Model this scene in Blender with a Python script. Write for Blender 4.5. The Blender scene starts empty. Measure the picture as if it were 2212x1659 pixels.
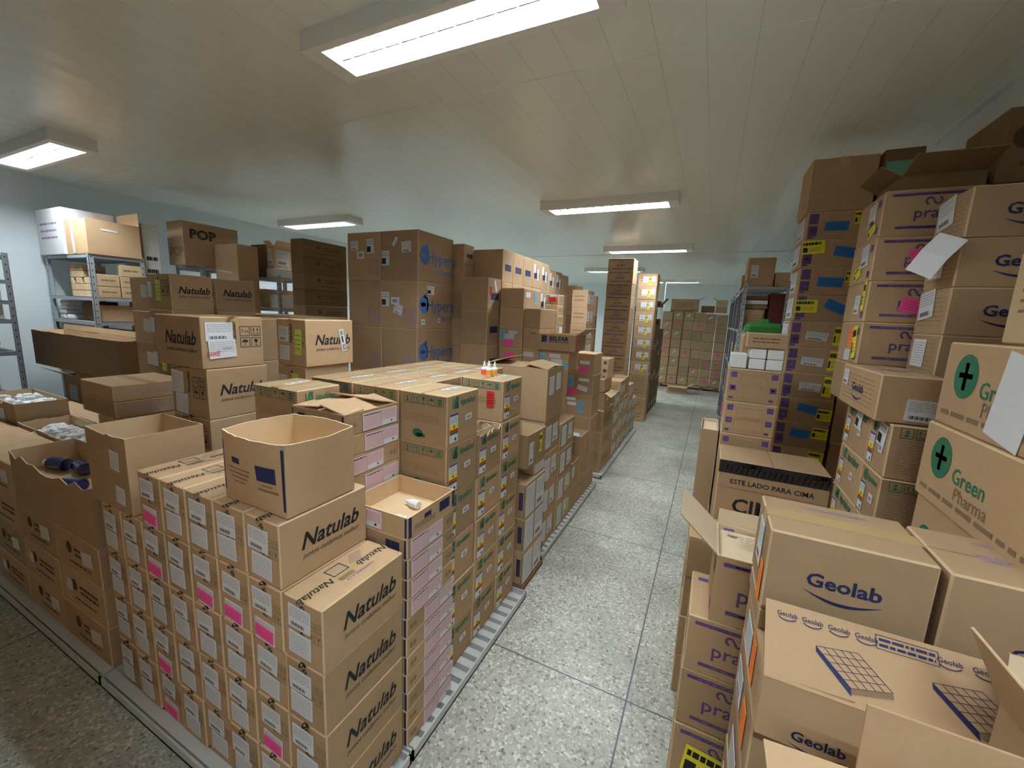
import bpy, math, random
from mathutils import Matrix, Vector
from mathutils.bvhtree import BVHTree
PI = math.pi
R = math.radians
scene = bpy.context.scene
COL = scene.collection

# ------------------------------------------------------------------ camera
cam_d = bpy.data.cameras.new('camera'); cam = bpy.data.objects.new('camera', cam_d); COL.objects.link(cam)
yaw, pitch, roll = 0.44645, 0.166902, 0.044881
fwd = Vector((-math.sin(yaw), math.cos(yaw), 0)); rgt = Vector((math.cos(yaw), math.sin(yaw), 0)); upv = Vector((0, 0, 1))
f2 = fwd*math.cos(pitch) - upv*math.sin(pitch); u2 = upv*math.cos(pitch) + fwd*math.sin(pitch)
r3 = rgt*math.cos(roll) + u2*math.sin(roll); u3 = u2*math.cos(roll) - rgt*math.sin(roll)
m = Matrix.Identity(4)
for i in range(3):
    m[i][0] = r3[i]; m[i][1] = u3[i]; m[i][2] = -f2[i]
m[0][3], m[1][3], m[2][3] = 0, 0, 1.75
cam.matrix_world = m
cam_d.sensor_width = 36; cam_d.lens = 36*885.09/2212; cam_d.clip_start = 0.02
scene.camera = cam
# ------------------------------------------------------------------ world, exposure
w = bpy.data.worlds.new('world'); scene.world = w; w.use_nodes = True
w.node_tree.nodes['Background'].inputs[0].default_value = (.6, .7, .8, 1)
w.node_tree.nodes['Background'].inputs[1].default_value = .05
vs = scene.view_settings
vs.view_transform = 'Standard'; vs.look = 'None'; vs.gamma = 1; vs.use_curve_mapping = False
vs.exposure = 0.0
TUBE = 245.0
scene.cycles.use_denoising = True
scene.cycles.max_bounces = 10; scene.cycles.diffuse_bounces = 8; scene.cycles.glossy_bounces = 3
scene.cycles.sample_clamp_indirect = 6
# ------------------------------------------------------------------ materials
M = {}
def mat(name, col, rough=.8, metal=0, emit=None, es=1, spec=.3):
    a = bpy.data.materials.new(name); a.use_nodes = True
    b = a.node_tree.nodes['Principled BSDF']
    b.inputs['Base Color'].default_value = (*col, 1); b.inputs['Roughness'].default_value = rough
    b.inputs['Metallic'].default_value = metal; b.inputs['Specular IOR Level'].default_value = spec
    if emit:
        b.inputs['Emission Color'].default_value = (*emit, 1); b.inputs['Emission Strength'].default_value = es
    M[name] = a
    return a
def nodes(a): return a.node_tree.nodes, a.node_tree.links, a.node_tree.nodes['Principled BSDF']
def kraft(name, c1, c2, rv=.22):
    a = mat(name, c1, .85, spec=.15); N, L, b = nodes(a)
    tc = N.new('ShaderNodeTexCoord'); n1 = N.new('ShaderNodeTexNoise'); n1.inputs['Scale'].default_value = 9; n1.inputs['Detail'].default_value = 8
    n1.inputs['Roughness'].default_value = .75
    L.new(tc.outputs['Object'], n1.inputs['Vector'])
    cr = N.new('ShaderNodeMix'); cr.data_type = 'RGBA'; cr.inputs[6].default_value = (*c1, 1); cr.inputs[7].default_value = (*c2, 1)
    L.new(n1.outputs['Fac'], cr.inputs[0])
    oi = N.new('ShaderNodeObjectInfo'); mr = N.new('ShaderNodeMapRange'); mr.inputs[3].default_value = 1-rv; mr.inputs[4].default_value = 1+rv*.35
    L.new(oi.outputs['Random'], mr.inputs[0])
    mx = N.new('ShaderNodeMix'); mx.data_type = 'RGBA'; mx.blend_type = 'MULTIPLY'; mx.inputs[0].default_value = 1
    L.new(cr.outputs[2], mx.inputs[6]); L.new(mr.outputs[0], mx.inputs[7]); L.new(mx.outputs[2], b.inputs['Base Color'])
    n2 = N.new('ShaderNodeTexNoise'); n2.inputs['Scale'].default_value = 14; n2.inputs['Detail'].default_value = 3
    L.new(tc.outputs['Object'], n2.inputs['Vector'])
    bp = N.new('ShaderNodeBump'); bp.inputs['Strength'].default_value = .25; bp.inputs['Distance'].default_value = .01
    L.new(n2.outputs['Fac'], bp.inputs['Height']); L.new(bp.outputs[0], b.inputs['Normal'])
    return a
kraft('kraft', (.42, .275, .155), (.53, .365, .22))
kraft('kraft_in', (.58, .41, .24), (.68, .51, .32), .08)
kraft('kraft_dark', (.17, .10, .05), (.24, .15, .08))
kraft('cream', (.70, .56, .38), (.76, .63, .45), .05)
kraft('whitebox', (.72, .74, .76), (.78, .80, .82), .05)
mat('seam', (.10, .055, .025), .95)
mat('black', (.018, .018, .02), .7); mat('navy', (.018, .022, .085), .7); mat('green', (.03, .16, .085), .7)
mat('greenl', (.16, .42, .30), .7); mat('blue', (.07, .18, .46), .7); mat('purple', (.12, .065, .22), .7)
mat('greyp', (.23, .155, .09), .85); mat('greyw', (.33, .33, .37), .8); mat('lav', (.33, .25, .36), .8)
mat('white', (.74, .76, .80), .6); mat('offw', (.62, .60, .56), .7); mat('pink', (.95, .10, .40), .6)
mat('yellow', (.84, .78, .04), .6); mat('bluest', (.03, .19, .55), .6); mat('sky', (.20, .50, .68), .6)
mat('lime', (.60, .74, .12), .6); mat('orange', (.95, .27, .04), .6); mat('palep', (.74, .52, .55), .7)
mat('red', (.62, .03, .035), .6); mat('gold', (.85, .55, .04), .6)
mat('tape', (.50, .34, .17), .25, spec=.6); mat('tapeb', (.02, .018, .02), .35, spec=.5)
mat('plastic', (.80, .82, .84), .35, spec=.5); mat('cobalt', (.012, .02, .12), .1, spec=.8)
mat('bottler', (.80, .10, .05), .4); mat('bottleo', (.85, .33, .03), .4)
mat('steel', (.42, .46, .50), .45, .3, spec=.5); mat('steeld', (.16, .18, .20), .5, .3)
mat('lampbody', (.86, .86, .85), .5); mat('louvre', (.62, .70, .78), .22, .85)
mat('reflector', (.85, .88, .9), .3, .3)
mat('tube', (1, 1, 1), .5, emit=(.90, .97, 1.0), es=TUBE)
mat('bag', (.03, .20, .04), .25, spec=.6); mat('dred', (.10, .018, .014), .7)
mat('pallet', (.60, .62, .62), .5); mat('wood', (.22, .12, .06), .8); mat('darkvoid', (.01, .01, .012), .9)

# ------------------------------------------------------------------ mesh builder
class MB:
    def __init__(s): s.v = []; s.f = []; s.fm = []; s.mats = []
    def mi(s, n):
        if n not in s.mats: s.mats.append(n)
        return s.mats.index(n)
    def poly(s, pts, mt):
        b = len(s.v); s.v += [tuple(p) for p in pts]; s.f.append(tuple(range(b, b+len(pts)))); s.fm.append(s.mi(mt))
    def mesh(s, pts, faces, mt):
        b = len(s.v); s.v += [tuple(p) for p in pts]; k = s.mi(mt)
        for f in faces: s.f.append(tuple(b+i for i in f)); s.fm.append(k)
    def box(s, a, b, mt, mx=None):
        x0, y0, z0 = a; x1, y1, z1 = b
        p = [(x0,y0,z0),(x1,y0,z0),(x1,y1,z0),(x0,y1,z0),(x0,y0,z1),(x1,y0,z1),(x1,y1,z1),(x0,y1,z1)]
        if mx is not None: p = [tuple(mx @ Vector(q)) for q in p]
        s.mesh(p, [(0,3,2,1),(4,5,6,7),(0,1,5,4),(1,2,6,5),(2,3,7,6),(3,0,4,7)], mt)
    def chbox(s, w, d, h, mt, b=.004, top=None):
        X, Y = w/2, d/2
        def ring(z, ex, ey): return [(-ex,-ey,z),(ex,-ey,z),(ex,ey,z),(-ex,ey,z)]
        # each corner: three vertices
        P = []; idx = {}
        for iz, z in ((0, 0), (1, h)):
            sz = b if iz == 0 else -b
            for c, (sx, sy) in enumerate(((-1,-1),(1,-1),(1,1),(-1,1))):
                idx[(iz,c,'z')] = len(P); P.append((sx*(X-b), sy*(Y-b), z))
                idx[(iz,c,'x')] = len(P); P.append((sx*X, sy*(Y-b), z+sz))
                idx[(iz,c,'y')] = len(P); P.append((sx*(X-b), sy*Y, z+sz))
        I = lambda *a: idx[a]
        F = [tuple(I(0,c,'z') for c in (0,3,2,1))]
        T = tuple(I(1,c,'z') for c in (0,1,2,3))
        F += [(I(0,0,'y'),I(0,1,'y'),I(1,1,'y'),I(1,0,'y')), (I(0,1,'x'),I(0,2,'x'),I(1,2,'x'),I(1,1,'x')),
              (I(0,2,'y'),I(0,3,'y'),I(1,3,'y'),I(1,2,'y')), (I(0,3,'x'),I(0,0,'x'),I(1,0,'x'),I(1,3,'x'))]
        for c in range(4):
            n = (c+1) % 4; k = 'y' if c % 2 == 0 else 'x'
            F.append((I(1,c,k),I(1,n,k),I(1,n,'z'),I(1,c,'z'))); F.append((I(0,c,'z'),I(0,n,'z'),I(0,n,k),I(0,c,k)))
            a, e = ('x','y') if c % 2 == 0 else ('y','x')
            F.append((I(0,c,a),I(0,c,e),I(1,c,e),I(1,c,a)))
            F.append((I(1,c,'z'),I(1,c,a),I(1,c,e))); F.append((I(0,c,'z'),I(0,c,e),I(0,c,a)))
        s.mesh(P, F[:5], mt); s.mesh(P, F[5:], 'kraft_in' if mt == 'kraft' else mt); s.mesh([P[i] for i in T], [(0,1,2,3)], top or mt)
    def build(s, name):
        me = bpy.data.meshes.new(name); me.from_pydata(s.v, [], s.f)
        for n in s.mats: me.materials.append(M[n])
        me.polygons.foreach_set('material_index', s.fm); me.update()
        return me
TC = {}
def textmesh(t, bold=0.0):
    k = (t, bold)
    if k not in TC:
        c = bpy.data.curves.new('t', 'FONT'); c.body = t; c.resolution_u = 2; c.offset = bold; c.align_x = 'CENTER'; c.align_y = 'CENTER'
        o = bpy.data.objects.new('t', c); me = o.to_mesh()
        TC[k] = ([(v.co.x, v.co.y) for v in me.vertices], [tuple(p.vertices) for p in me.polygons])
        o.to_mesh_clear(); bpy.data.objects.remove(o); bpy.data.curves.remove(c)
    return TC[k]
class Face:
    """a drawing frame on one side of a carton; coordinates in metres from the lower left"""
    def __init__(s, mb, w, d, h, face, off=.0009):
        s.mb = mb; X, Y = w/2, d/2
        o, u, v, W, H = {'F': ((-X,-Y,0),(1,0,0),(0,0,1),w,h), 'R': ((X,-Y,0),(0,1,0),(0,0,1),d,h), 'K': ((X,Y,0),(-1,0,0),(0,0,1),w,h),
            'L': ((-X,Y,0),(0,-1,0),(0,0,1),d,h), 'T': ((-X,-Y,h),(1,0,0),(0,1,0),w,d), 'TR': ((X,-Y,h),(0,1,0),(-1,0,0),d,w),
            'TL': ((-X,Y,h),(0,-1,0),(1,0,0),d,w)}[face]
        s.u = Vector(u); s.v = Vector(v); s.n = s.u.cross(s.v); s.o = Vector(o)+s.n*off; s.W = W; s.H = H
    def P(s, u, v): return s.o+s.u*u+s.v*v
    def q(s, u0, v0, u1, v1, mt): s.mb.poly([s.P(u0,v0),s.P(u1,v0),s.P(u1,v1),s.P(u0,v1)], mt)
    def pl(s, pts, mt): s.mb.poly([s.P(*p) for p in pts], mt)
    def line(s, a, b, t, mt):
        dx, dy = b[0]-a[0], b[1]-a[1]; l = math.hypot(dx, dy) or 1; nx, ny = -dy/l*t/2, dx/l*t/2
        s.pl([(a[0]-nx,a[1]-ny),(b[0]-nx,b[1]-ny),(b[0]+nx,b[1]+ny),(a[0]+nx,a[1]+ny)], mt)
    def frame(s, u, v, w, h, t, mt):
        s.q(u,v,u+w,v+t,mt); s.q(u,v+h-t,u+w,v+h,mt); s.q(u,v+t,u+t,v+h-t,mt); s.q(u+w-t,v+t,u+w,v+h-t,mt)
    def text(s, t, cu, cv, size, mt, shear=0, ang=0, bold=0, sx=1):
        vs_, fs = textmesh(t, bold); ca, sa = math.cos(ang), math.sin(ang); pts = []
        for x, y in vs_:
            x = (x*sx+y*shear)*size; y = y*size
            pts.append(s.P(cu+x*ca-y*sa, cv+x*sa+y*ca))
        s.mb.mesh(pts, fs, mt)
    def scrib(s, u0, v0, u1, v1, n, mt, seed=1, fill=.45):
        r = random.Random(seed); H = (v1-v0)/n
        for i in range(n):
            u = u0; v = v1-(i+1)*H
            while u < u1:
                l = (u1-u0)*r.uniform(.05, .22); e = min(u+l, u1); s.q(u, v+H*(.5-fill/2), e, v+H*(.5+fill/2), mt); u = e+(u1-u0)*.03
    def disc(s, cu, cv, ru, rv, mt, n=16, a0=0, a1=2*PI):
        s.pl([(cu+ru*math.cos(a0+(a1-a0)*i/n), cv+rv*math.sin(a0+(a1-a0)*i/n)) for i in range(n if abs(a1-a0) > 6.2 else n+1)], mt)
    def arc(s, cu, cv, ru, rv, a0, a1, t, mt, n=10):
        for i in range(n):
            a, b = a0+(a1-a0)*i/n, a0+(a1-a0)*(i+1)/n
            s.line((cu+ru*math.cos(a), cv+rv*math.sin(a)), (cu+ru*math.cos(b), cv+rv*math.sin(b)), t, mt)
    def picto(s, u, v, z, kind, mt, fr=True):
        if fr: s.frame(u, v, z, z, z*.06, mt)
        c = lambda a, b: (u+a*z, v+b*z)
        if kind == 'up':
            for k in (.3, .7):
                s.line(c(k,.22), c(k,.7), z*.06, mt); s.pl([c(k-.12,.6), c(k+.12,.6), c(k,.84)], mt)
            s.line(c(.15,.17), c(.85,.17), z*.05, mt)
        elif kind == 'umb':
            s.disc(u+.5*z, v+.52*z, .32*z, .28*z, mt, 10, 0, PI); s.line(c(.5,.2), c(.5,.55), z*.05, mt); s.line(c(.5,.2), c(.38,.22), z*.05, mt)
        elif kind == 'glass':
            s.pl([c(.3,.82), c(.36,.5), c(.5,.42), c(.64,.5), c(.7,.82)], mt); s.line(c(.5,.2), c(.5,.45), z*.05, mt); s.line(c(.34,.18), c(.66,.18), z*.06, mt)
        elif kind == 'therm':
            s.disc(u+.5*z, v+.66*z, .13*z, .15*z, mt, 8); s.q(u+.36*z, v+.15*z, u+.64*z, v+.42*z, mt)
        elif kind == 'stack':
            for k in (.18, .42, .66): s.q(u+.22*z, v+k*z, u+.78*z, v+(k+.17)*z, mt)
        elif kind == 'seven':
            s.text('7 cx', u+.5*z, v+.5*z, z*.42, mt, bold=.01)
        elif kind == 'block':
            s.q(u+.08*z, v+.08*z, u+.92*z, v+.92*z, mt)

# ------------------------------------------------------------------ carton artwork
def art_natulab(A, p):
    lo, en = p.get('logo', 'R'), p.get('end', 'F')
    f = A(lo); W, H = f.W, f.H; z = min(H*.36, W*.25)
    f.text('Natulab', W*.56, H*.56, z, 'black', .28, 0, .022, .95); f.text('juntos cuidamos melhor', W*.56, H*.56-z*.62, z*.32, 'black', .25, 0, .003, .95)
    f = A(en); W, H = f.W, f.H; s = min(W, H)*.2
    if p.get('icons', 1):
        for i, k in enumerate(('seven', 'up', 'umb', 'glass')):
            f.picto(W*.6+(i % 2)*s*1.12 if W > .25 else W*.62+(i % 2)*s*.95, H*.62-(i//2)*s*1.15, s*(1 if W > .25 else .85), k, 'black' if W > .25 else 'greyp')
    f.text('Natulab', W*.5, H*.70, .032, 'black', .2, PI/2, .02)
    t = 'TR' if lo in 'RL' else 'T'
    f = A(t); W, H = f.W, f.H
    g = A(t, .0004); g.q(0, H*.42, W, H*.58, 'tape')
    f.text('Natulab', W*.14, H*.52, H*.24, 'black', .3, PI, .02); f.text('Natulab', W*.80, H*.50, H*.24, 'black', .3, PI, .02)
    gx, gy = W*.36, H*.55
    g = H*.3; f.frame(gx, gy, g*1.25, g, .004, 'black')
    for i in range(1, 6): f.line((gx+g*1.25*i/6, gy), (gx+g*1.25*i/6, gy+g), .001, 'greyw')
    for i in range(1, 4): f.line((gx, gy+g*i/4), (gx+g*1.25, gy+g*i/4), .001, 'greyw')
    for i in range(6): f.pl([(gx+g*1.5+i*.006, gy+.008*i+g*.3), (gx+g*1.5+.045+i*.006, gy+.008*i+g*.12), (gx+g*1.5+.047+i*.006, gy+.008*i+g*.15), (gx+g*1.5+.002+i*.006, gy+.008*i+g*.33)], 'navy')
    f.scrib(gx, H*.34, gx+W*.17, H*.46, 5, 'black', 5)
    f.text('CONTEUDO 4 CX', gx+W*.2, H*.29, .014, 'navy', 0, PI)
    f.line((W*.3, H*.2), (W*.72, H*.2), .0012, 'greyw')
def art_hipo(A, p):
    lo, en = p.get('logo', 'R'), p.get('end', 'F')
    f = A(lo); W, H = f.W, f.H; z = W*.2
    f.q(W*.16, H*.74, W*.19, H*.93, 'green'); f.pl([(W*.20,H*.72),(W*.34,H*.72),(W*.34,H*.95),(W*.25,H*.95),(W*.22,H*.88)], 'green')
    f.arc(W*.27, H*.73, W*.035, H*.12, 0, PI, .006, 'kraft', 8)
    f.text('hipolabor', W*.64, H*.82, z*.80, 'green', .18, 0, .03, .8)
    f = A(en); W, H = f.W, f.H; s = W*.15
    for i, k in enumerate(('therm', 'up', 'glass', 'umb', 'stack')): f.picto(W*.1+i*s*1.13, H*.78, s, k, 'green')
    if p.get('lines', 1):
        f.scrib(W*.12, H*.42, W*.85, H*.58, 4, 'greyp', 3, .25)
    if p.get('recy'):
        f.disc(W*.4, H*.2, .03, .02, 'green', 9); f.q(W*.36, H*.13, W*.55, H*.2, 'green')
    if p.get('dark'):
        f.scrib(W*.1, H*.1, W*.92, H*.9, 16, 'greyp', 9, .2)
    f = A('TR'); W, H = f.W, f.H
    f.line((W*.12, H*.13), (W*.8, H*.13), .005, 'greenl'); f.line((W*.12, H*.84), (W*.8, H*.84), .005, 'greenl'); g = A('TR', .0004); g.q(0, H*.47, W, H*.53, 'tape'); f.scrib(W*.1, H*.47, W*.9, H*.53, 1, 'greyp', 3, .4)
def art_pink(A, p):
    f = A('F'); W, H = f.W, f.H
    f.q(W*.955, H*.04, W*.985, H*.96, 'navy'); f.q(W*.01, H*.04, W*.03, H*.96, 'navy')
    if not p.get('swap'):
        f.q(W*.66, H*.25, W*.88, H*.75, 'navy')
        for i in range(1, 5): f.line((W*(.66+i*.044), H*.27), (W*(.66+i*.044), H*.73), .0015, 'kraft')
        f.q(W*.12, H*.6, W*.26, H*.78, 'navy'); f.scrib(W*.06, H*.2, W*.5, H*.55, 3, 'greyp', 2)
    f = A('R'); W, H = f.W, f.H
    if p.get('swap'):
        f.q(W*.012, 0, W*.07, H, 'navy'); f.q(W*.94, H*.1, W*.99, H*.98, 'navy')
        f.q(W*.64, H*.3, W*.87, H*.82, 'navy'); f.q(W*.32, H*.5, W*.46, H*.74, 'navy'); f.scrib(W*.12, H*.2, W*.55, H*.5, 3, 'greyp', 2)
        for i in range(1, 5): f.line((W*(.64+i*.045), H*.32), (W*(.64+i*.045), H*.8), .0015, 'kraft')
    else:
        u = W*.04 if p.get('lab', 0) > .2 else W*.8
        for i in (0, 1): f.picto(u+i*W*.07, H*.3, H*.35, 'stack', 'greyp', False)
def art_hypera(A, p):
    f = A('R'); W, H = f.W, f.H
    cu, cv = W*.17, H*.52
    f.disc(cu, cv, H*.155, H*.19, 'blue', 20); f.pl([(cu-H*.02, cv+H*.17), (cu+H*.1, cv+H*.27), (cu+H*.13, cv+H*.08)], 'blue')
    f.disc(cu-H*.02, cv-H*.0, H*.09, H*.045, 'kraft', 12); f.arc(cu+H*.02, cv, H*.15, H*.2, -.9, .8, .006, 'kraft')
    f.text('Hypera', W*.64, H*.5, H*.36, 'blue', 0, 0, .012, .95); f.text('pharma', W*.77, H*.24, H*.2, 'blue', 0, 0, .006, 1)
    f = A('F'); W, H = f.W, f.H
    for i, k in enumerate(('up', 'glass', 'umb', 'stack')): f.picto(W*.62+(i % 2)*.075, H*.27-(i//2)*.075, .065, k, 'lav')
def art_neo(A, p):
    f = A('R'); W, H = f.W, f.H
    f.q(W*.22, H*.36, W*.82, H*.56, 'navy')
    for i in range(1, 5): f.line((W*(.22+i*.12), H*.38), (W*(.22+i*.12), H*.54), .003, 'kraft')
    f.frame(W*.2, H*.6, W*.2, H*.28, .002, 'greyw'); f.scrib(W*.45, H*.62, W*.85, H*.86, 3, 'greyw', 4, .25); f.scrib(W*.2, H*.24, W*.85, H*.32, 2, 'greyw', 6, .3)
    f.scrib(W*.35, H*.1, W*.65, H*.16, 1, 'greyw', 7, .4)
def prati_logo(f, W, H, big=1):
    f.arc(W*.5-.012*big, H*.74, .011*big, .012*big, 0, 1.45*PI, .007*big, 'purple', 9); f.arc(W*.5+.012*big, H*.74, .011*big, .012*big, PI, 2.45*PI, .007*big, 'purple', 9)
    f.text('prati', W*.5, H*.48, H*.32, 'purple', 0, 0, .008, 1.05)
def art_prati(A, p):
    f = A('F'); W, H = f.W, f.H
    f.q(W*.08, H*.86, W*.85, H*.92, 'purple'); f.q(W*.16, H*.15, W*.92, H*.21, 'purple')
    f.scrib(W*.2, H*.875, W*.7, H*.905, 1, 'lav', 3, .6); f.scrib(W*.3, H*.165, W*.8, H*.195, 1, 'lav', 5, .6)
    prati_logo(f, W, H)
    for s_ in ('L', 'R'):
        f = A(s_); W, H = f.W, f.H; f.q(W*.82, H*.7, W*.93, H*.85, 'purple'); f.q(W*.82, H*.1, W*.93, H*.25, 'purple')
    f = A('T'); W, H = f.W, f.H
    f.q(W*.08, H*.78, W*.2, H*.86, 'purple'); f.scrib(W*.25, H*.5, W*.8, H*.7, 3, 'lav', 8, .25)
def art_icons(A, p):
    f = A('F'); W, H = f.W, f.H; s = W*.12
    if p.get('side'):
        s = H*.28
        f.q(W*.04, H*.56, W*.04+s, H*.92, 'purple'); f.q(W*.04, H*.12, W*.04+s, H*.48, 'purple'); f.q(W*.04, H*.04, W*.04+s*.6, H*.1, 'purple')
        f.disc(W*.04+s*.5, H*.3, s*.2, s*.14, 'lav', 8)
    else:
        for u in (.06, .82):
            f.q(W*u, H*.74, W*u+s, H*.74+s, 'purple'); f.q(W*u, H*.34, W*u+s, H*.34+s, 'purple'); f.q(W*u, H*.08, W*u+s*.7, H*.08+s*.45, 'purple')
            f.disc(W*u+s*.5, H*.34+s*.5, s*.25, s*.2, 'lav', 8)
        f.frame(W*.22, H*.12, W*.55, H*.35, .0012, 'greyp'); f.frame(W*.25, H*.52, W*.5, H*.3, .0012, 'greyp')
    f = A('L'); W, H = f.W, f.H; f.q(W*.1, H*.8, W*.9, H*.9, 'lav')
def art_geolab(A, p):
    for lo in p.get('logo', 'F'):
        f = A(lo); W, H = f.W, f.H; z = min(H*.34, W*.24)*p.get('k', .64); cu = W*p.get('cu', .5); cv = H*p.get('cv', .52)
        f.text('Geolab', cu, cv, z, 'navy', 0, 0, .026, 1.05)
        n = 12
        up = [(cu+z*1.65*(i/n*2-1), cv-z*.55-z*.35*math.sin(PI*i/n)) for i in range(n+1)]
        dn = [(cu+z*1.65*(i/n*2-1), cv-z*.55-z*.52*math.sin(PI*i/n)) for i in range(n, -1, -1)]
        f.pl(up+dn, 'navy')
    f = A('T'); W, H = f.W, f.H
    f.scrib(W*.25, H*.42, W*.95, H*.58, 3, 'lav', 4, .5); f.scrib(W*.3, H*.78, W*.75, H*.86, 2, 'lav', 9, .5)
    f = A('L'); W, H = f.W, f.H; f.scrib(W*.1, H*.15, W*.9, H*.85, 7, 'greyp', 5, .15)
def art_cimed(A, p):
    f = A('F'); W, H = f.W, f.H
    f.q(0, H*.87, W, H*1.0, 'tapeb'); f.q(0, H*.72, W, H*.724, 'greyp')
    for i in range(20): f.line((W*(i+.3)/20, H*.885), (W*(i+.75)/20, H*.955), .003, 'greyp')
    f.text('CIMED', W*.31, H*.975, .028, 'white', 0, PI, .01); f.text('CIMED', W*.93, H*.975, .028, 'white', 0, PI, .01)
    f.text('ESTE LADO PARA CIMA', W*.5, H*.79, .034, 'black', 0, 0, .014, .95)
    f.text('CIMED', W*.5, H*.54, .10, 'black', 0, 0, .02)
    f.text('www.cimedonline.com.br', W*.2, H*.25, .02, 'black', 0, 0, .01); f.scrib(0.01, H*.28, W*.22, H*.31, 1, 'black', 2)
    f.frame(W*.26, H*.3, .06, .06, .002, 'greyp'); f.line((W*.26+.03, H*.3), (W*.26+.03, H*.3+.06), .001, 'greyp')
def art_belfar(A, p):
    f = A('F'); W, H = f.W, f.H
    f.q(W*.15, H*.5, W*.28, H*.9, 'navy')
    for i in range(3): f.line((W*(.175+.035*i), H*.55), (W*(.175+.035*i), H*.85), .003, 'kraft')
    f.text('BELFAR', W*.58, H*.72, H*.36, 'navy', 0, 0, .03, 1.05); f.scrib(W*.34, H*.5, W*.83, H*.56, 1, 'navy', 2, .6)
def art_green(A, p):
    f = A('L'); W, H = f.W, min(f.H, f.W*.55)
    f.disc(H*.5, H*.62, H*.24, H*.26, 'green', 18); f.q(H*.46, H*.46, H*.53, H*.78, 'kraft'); f.q(H*.36, H*.60, H*.64, H*.66, 'kraft')
    f.text('Green', H*1.15, H*.50, H*.26, 'green', 0, 0, .012); f.text('Pharma', H*1.25, H*.30, H*.22, 'greyp', 0, 0, .004)
    f.scrib(W*.05, H*.12, W*.9, H*.2, 1, 'greyp', 3, .7)
def art_pop(A, p):
    f = A('R'); W, H = f.W, f.H
    f.text('POP', W*.34, H*.72, H*.28, 'black', 0, 0, .045, 1.1); f.text('POP', W*.34, H*.72, H*.22, 'greyp', 0, 0, -.005, 1.3)
    f = A('F'); W, H = f.W, f.H; f.text('POP', W*.55, H*.3, H*.3, 'greyp', 0, 0, .03)
def art_dark(A, p):
    f = A(p.get('face', 'R')); W, H = f.W, f.H
    f.disc(W*.32, H*.6, H*.14, H*.16, 'seam', 9); f.scrib(W*.45, H*.42, W*.85, H*.7, 2, 'seam', p.get('seed', 2), .5); f.scrib(W*.3, H*.2, W*.8, H*.3, 1, 'seam', 3, .5)
def art_lines(A, p):
    f = A(p.get('face', 'R')); W, H = f.W, f.H
    f.scrib(W*.15, H*.3, W*.8, H*.75, p.get('n', 4), p.get('ink', 'greyp'), p.get('seed', 2), .3)
    if p.get('icons'):
        f = A('F'); W, H = f.W, f.H
        for i, k in enumerate(('up', 'umb', 'glass')): f.picto(W*.1, H*(.68-.28*i), H*.22, k, 'black')
def art_edge(A, p):
    f = A('F'); f.frame(0, 0, f.W, f.H, .007, 'greyp'); f.q(0, f.H*.5-.001, f.W, f.H*.5+.001, 'greyp')
def art_none(A, p): pass
ART = dict(natulab=art_natulab, hipo=art_hipo, pink=art_pink, hypera=art_hypera, neo=art_neo, prati=art_prati, icons=art_icons, geolab=art_geolab,
           cimed=art_cimed, belfar=art_belfar, green=art_green, pop=art_pop, dark=art_dark, lines=art_lines, edge=art_edge, none=art_none)

# ------------------------------------------------------------------ object helpers
def link(name, me, parent=None, loc=(0,0,0), rot=(0,0,0), label=None, cat=None, group=None, kind=None):
    o = bpy.data.objects.new(name, me); COL.objects.link(o); o.location = loc; o.rotation_euler = rot
    if parent: o.parent = parent
    if label: o['label'] = label
    if cat: o['category'] = cat
    if group: o['group'] = group
    if kind: o['kind'] = kind
    return o
MC = {}
def carton_mesh(style, w, d, h, base='kraft', p=None, seam='y', chamfer=.004):
    key = (style, round(w,3), round(d,3), round(h,3), base, tuple(sorted((p or {}).items())), seam)
    if key not in MC:
        mb = MB(); mb.chbox(w, d, h, base, chamfer)
        A = lambda f, off=.0009: Face(mb, w, d, h, f, off)
        if seam:
            t = A('TR' if seam == 'y' else 'T', .0002); t.q(0, t.H*.5-.0012, t.W, t.H*.5+.0012, 'seam')
        ART[style](A, p or {})
        MC[key] = mb.build('carton')
    return MC[key]
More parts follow.
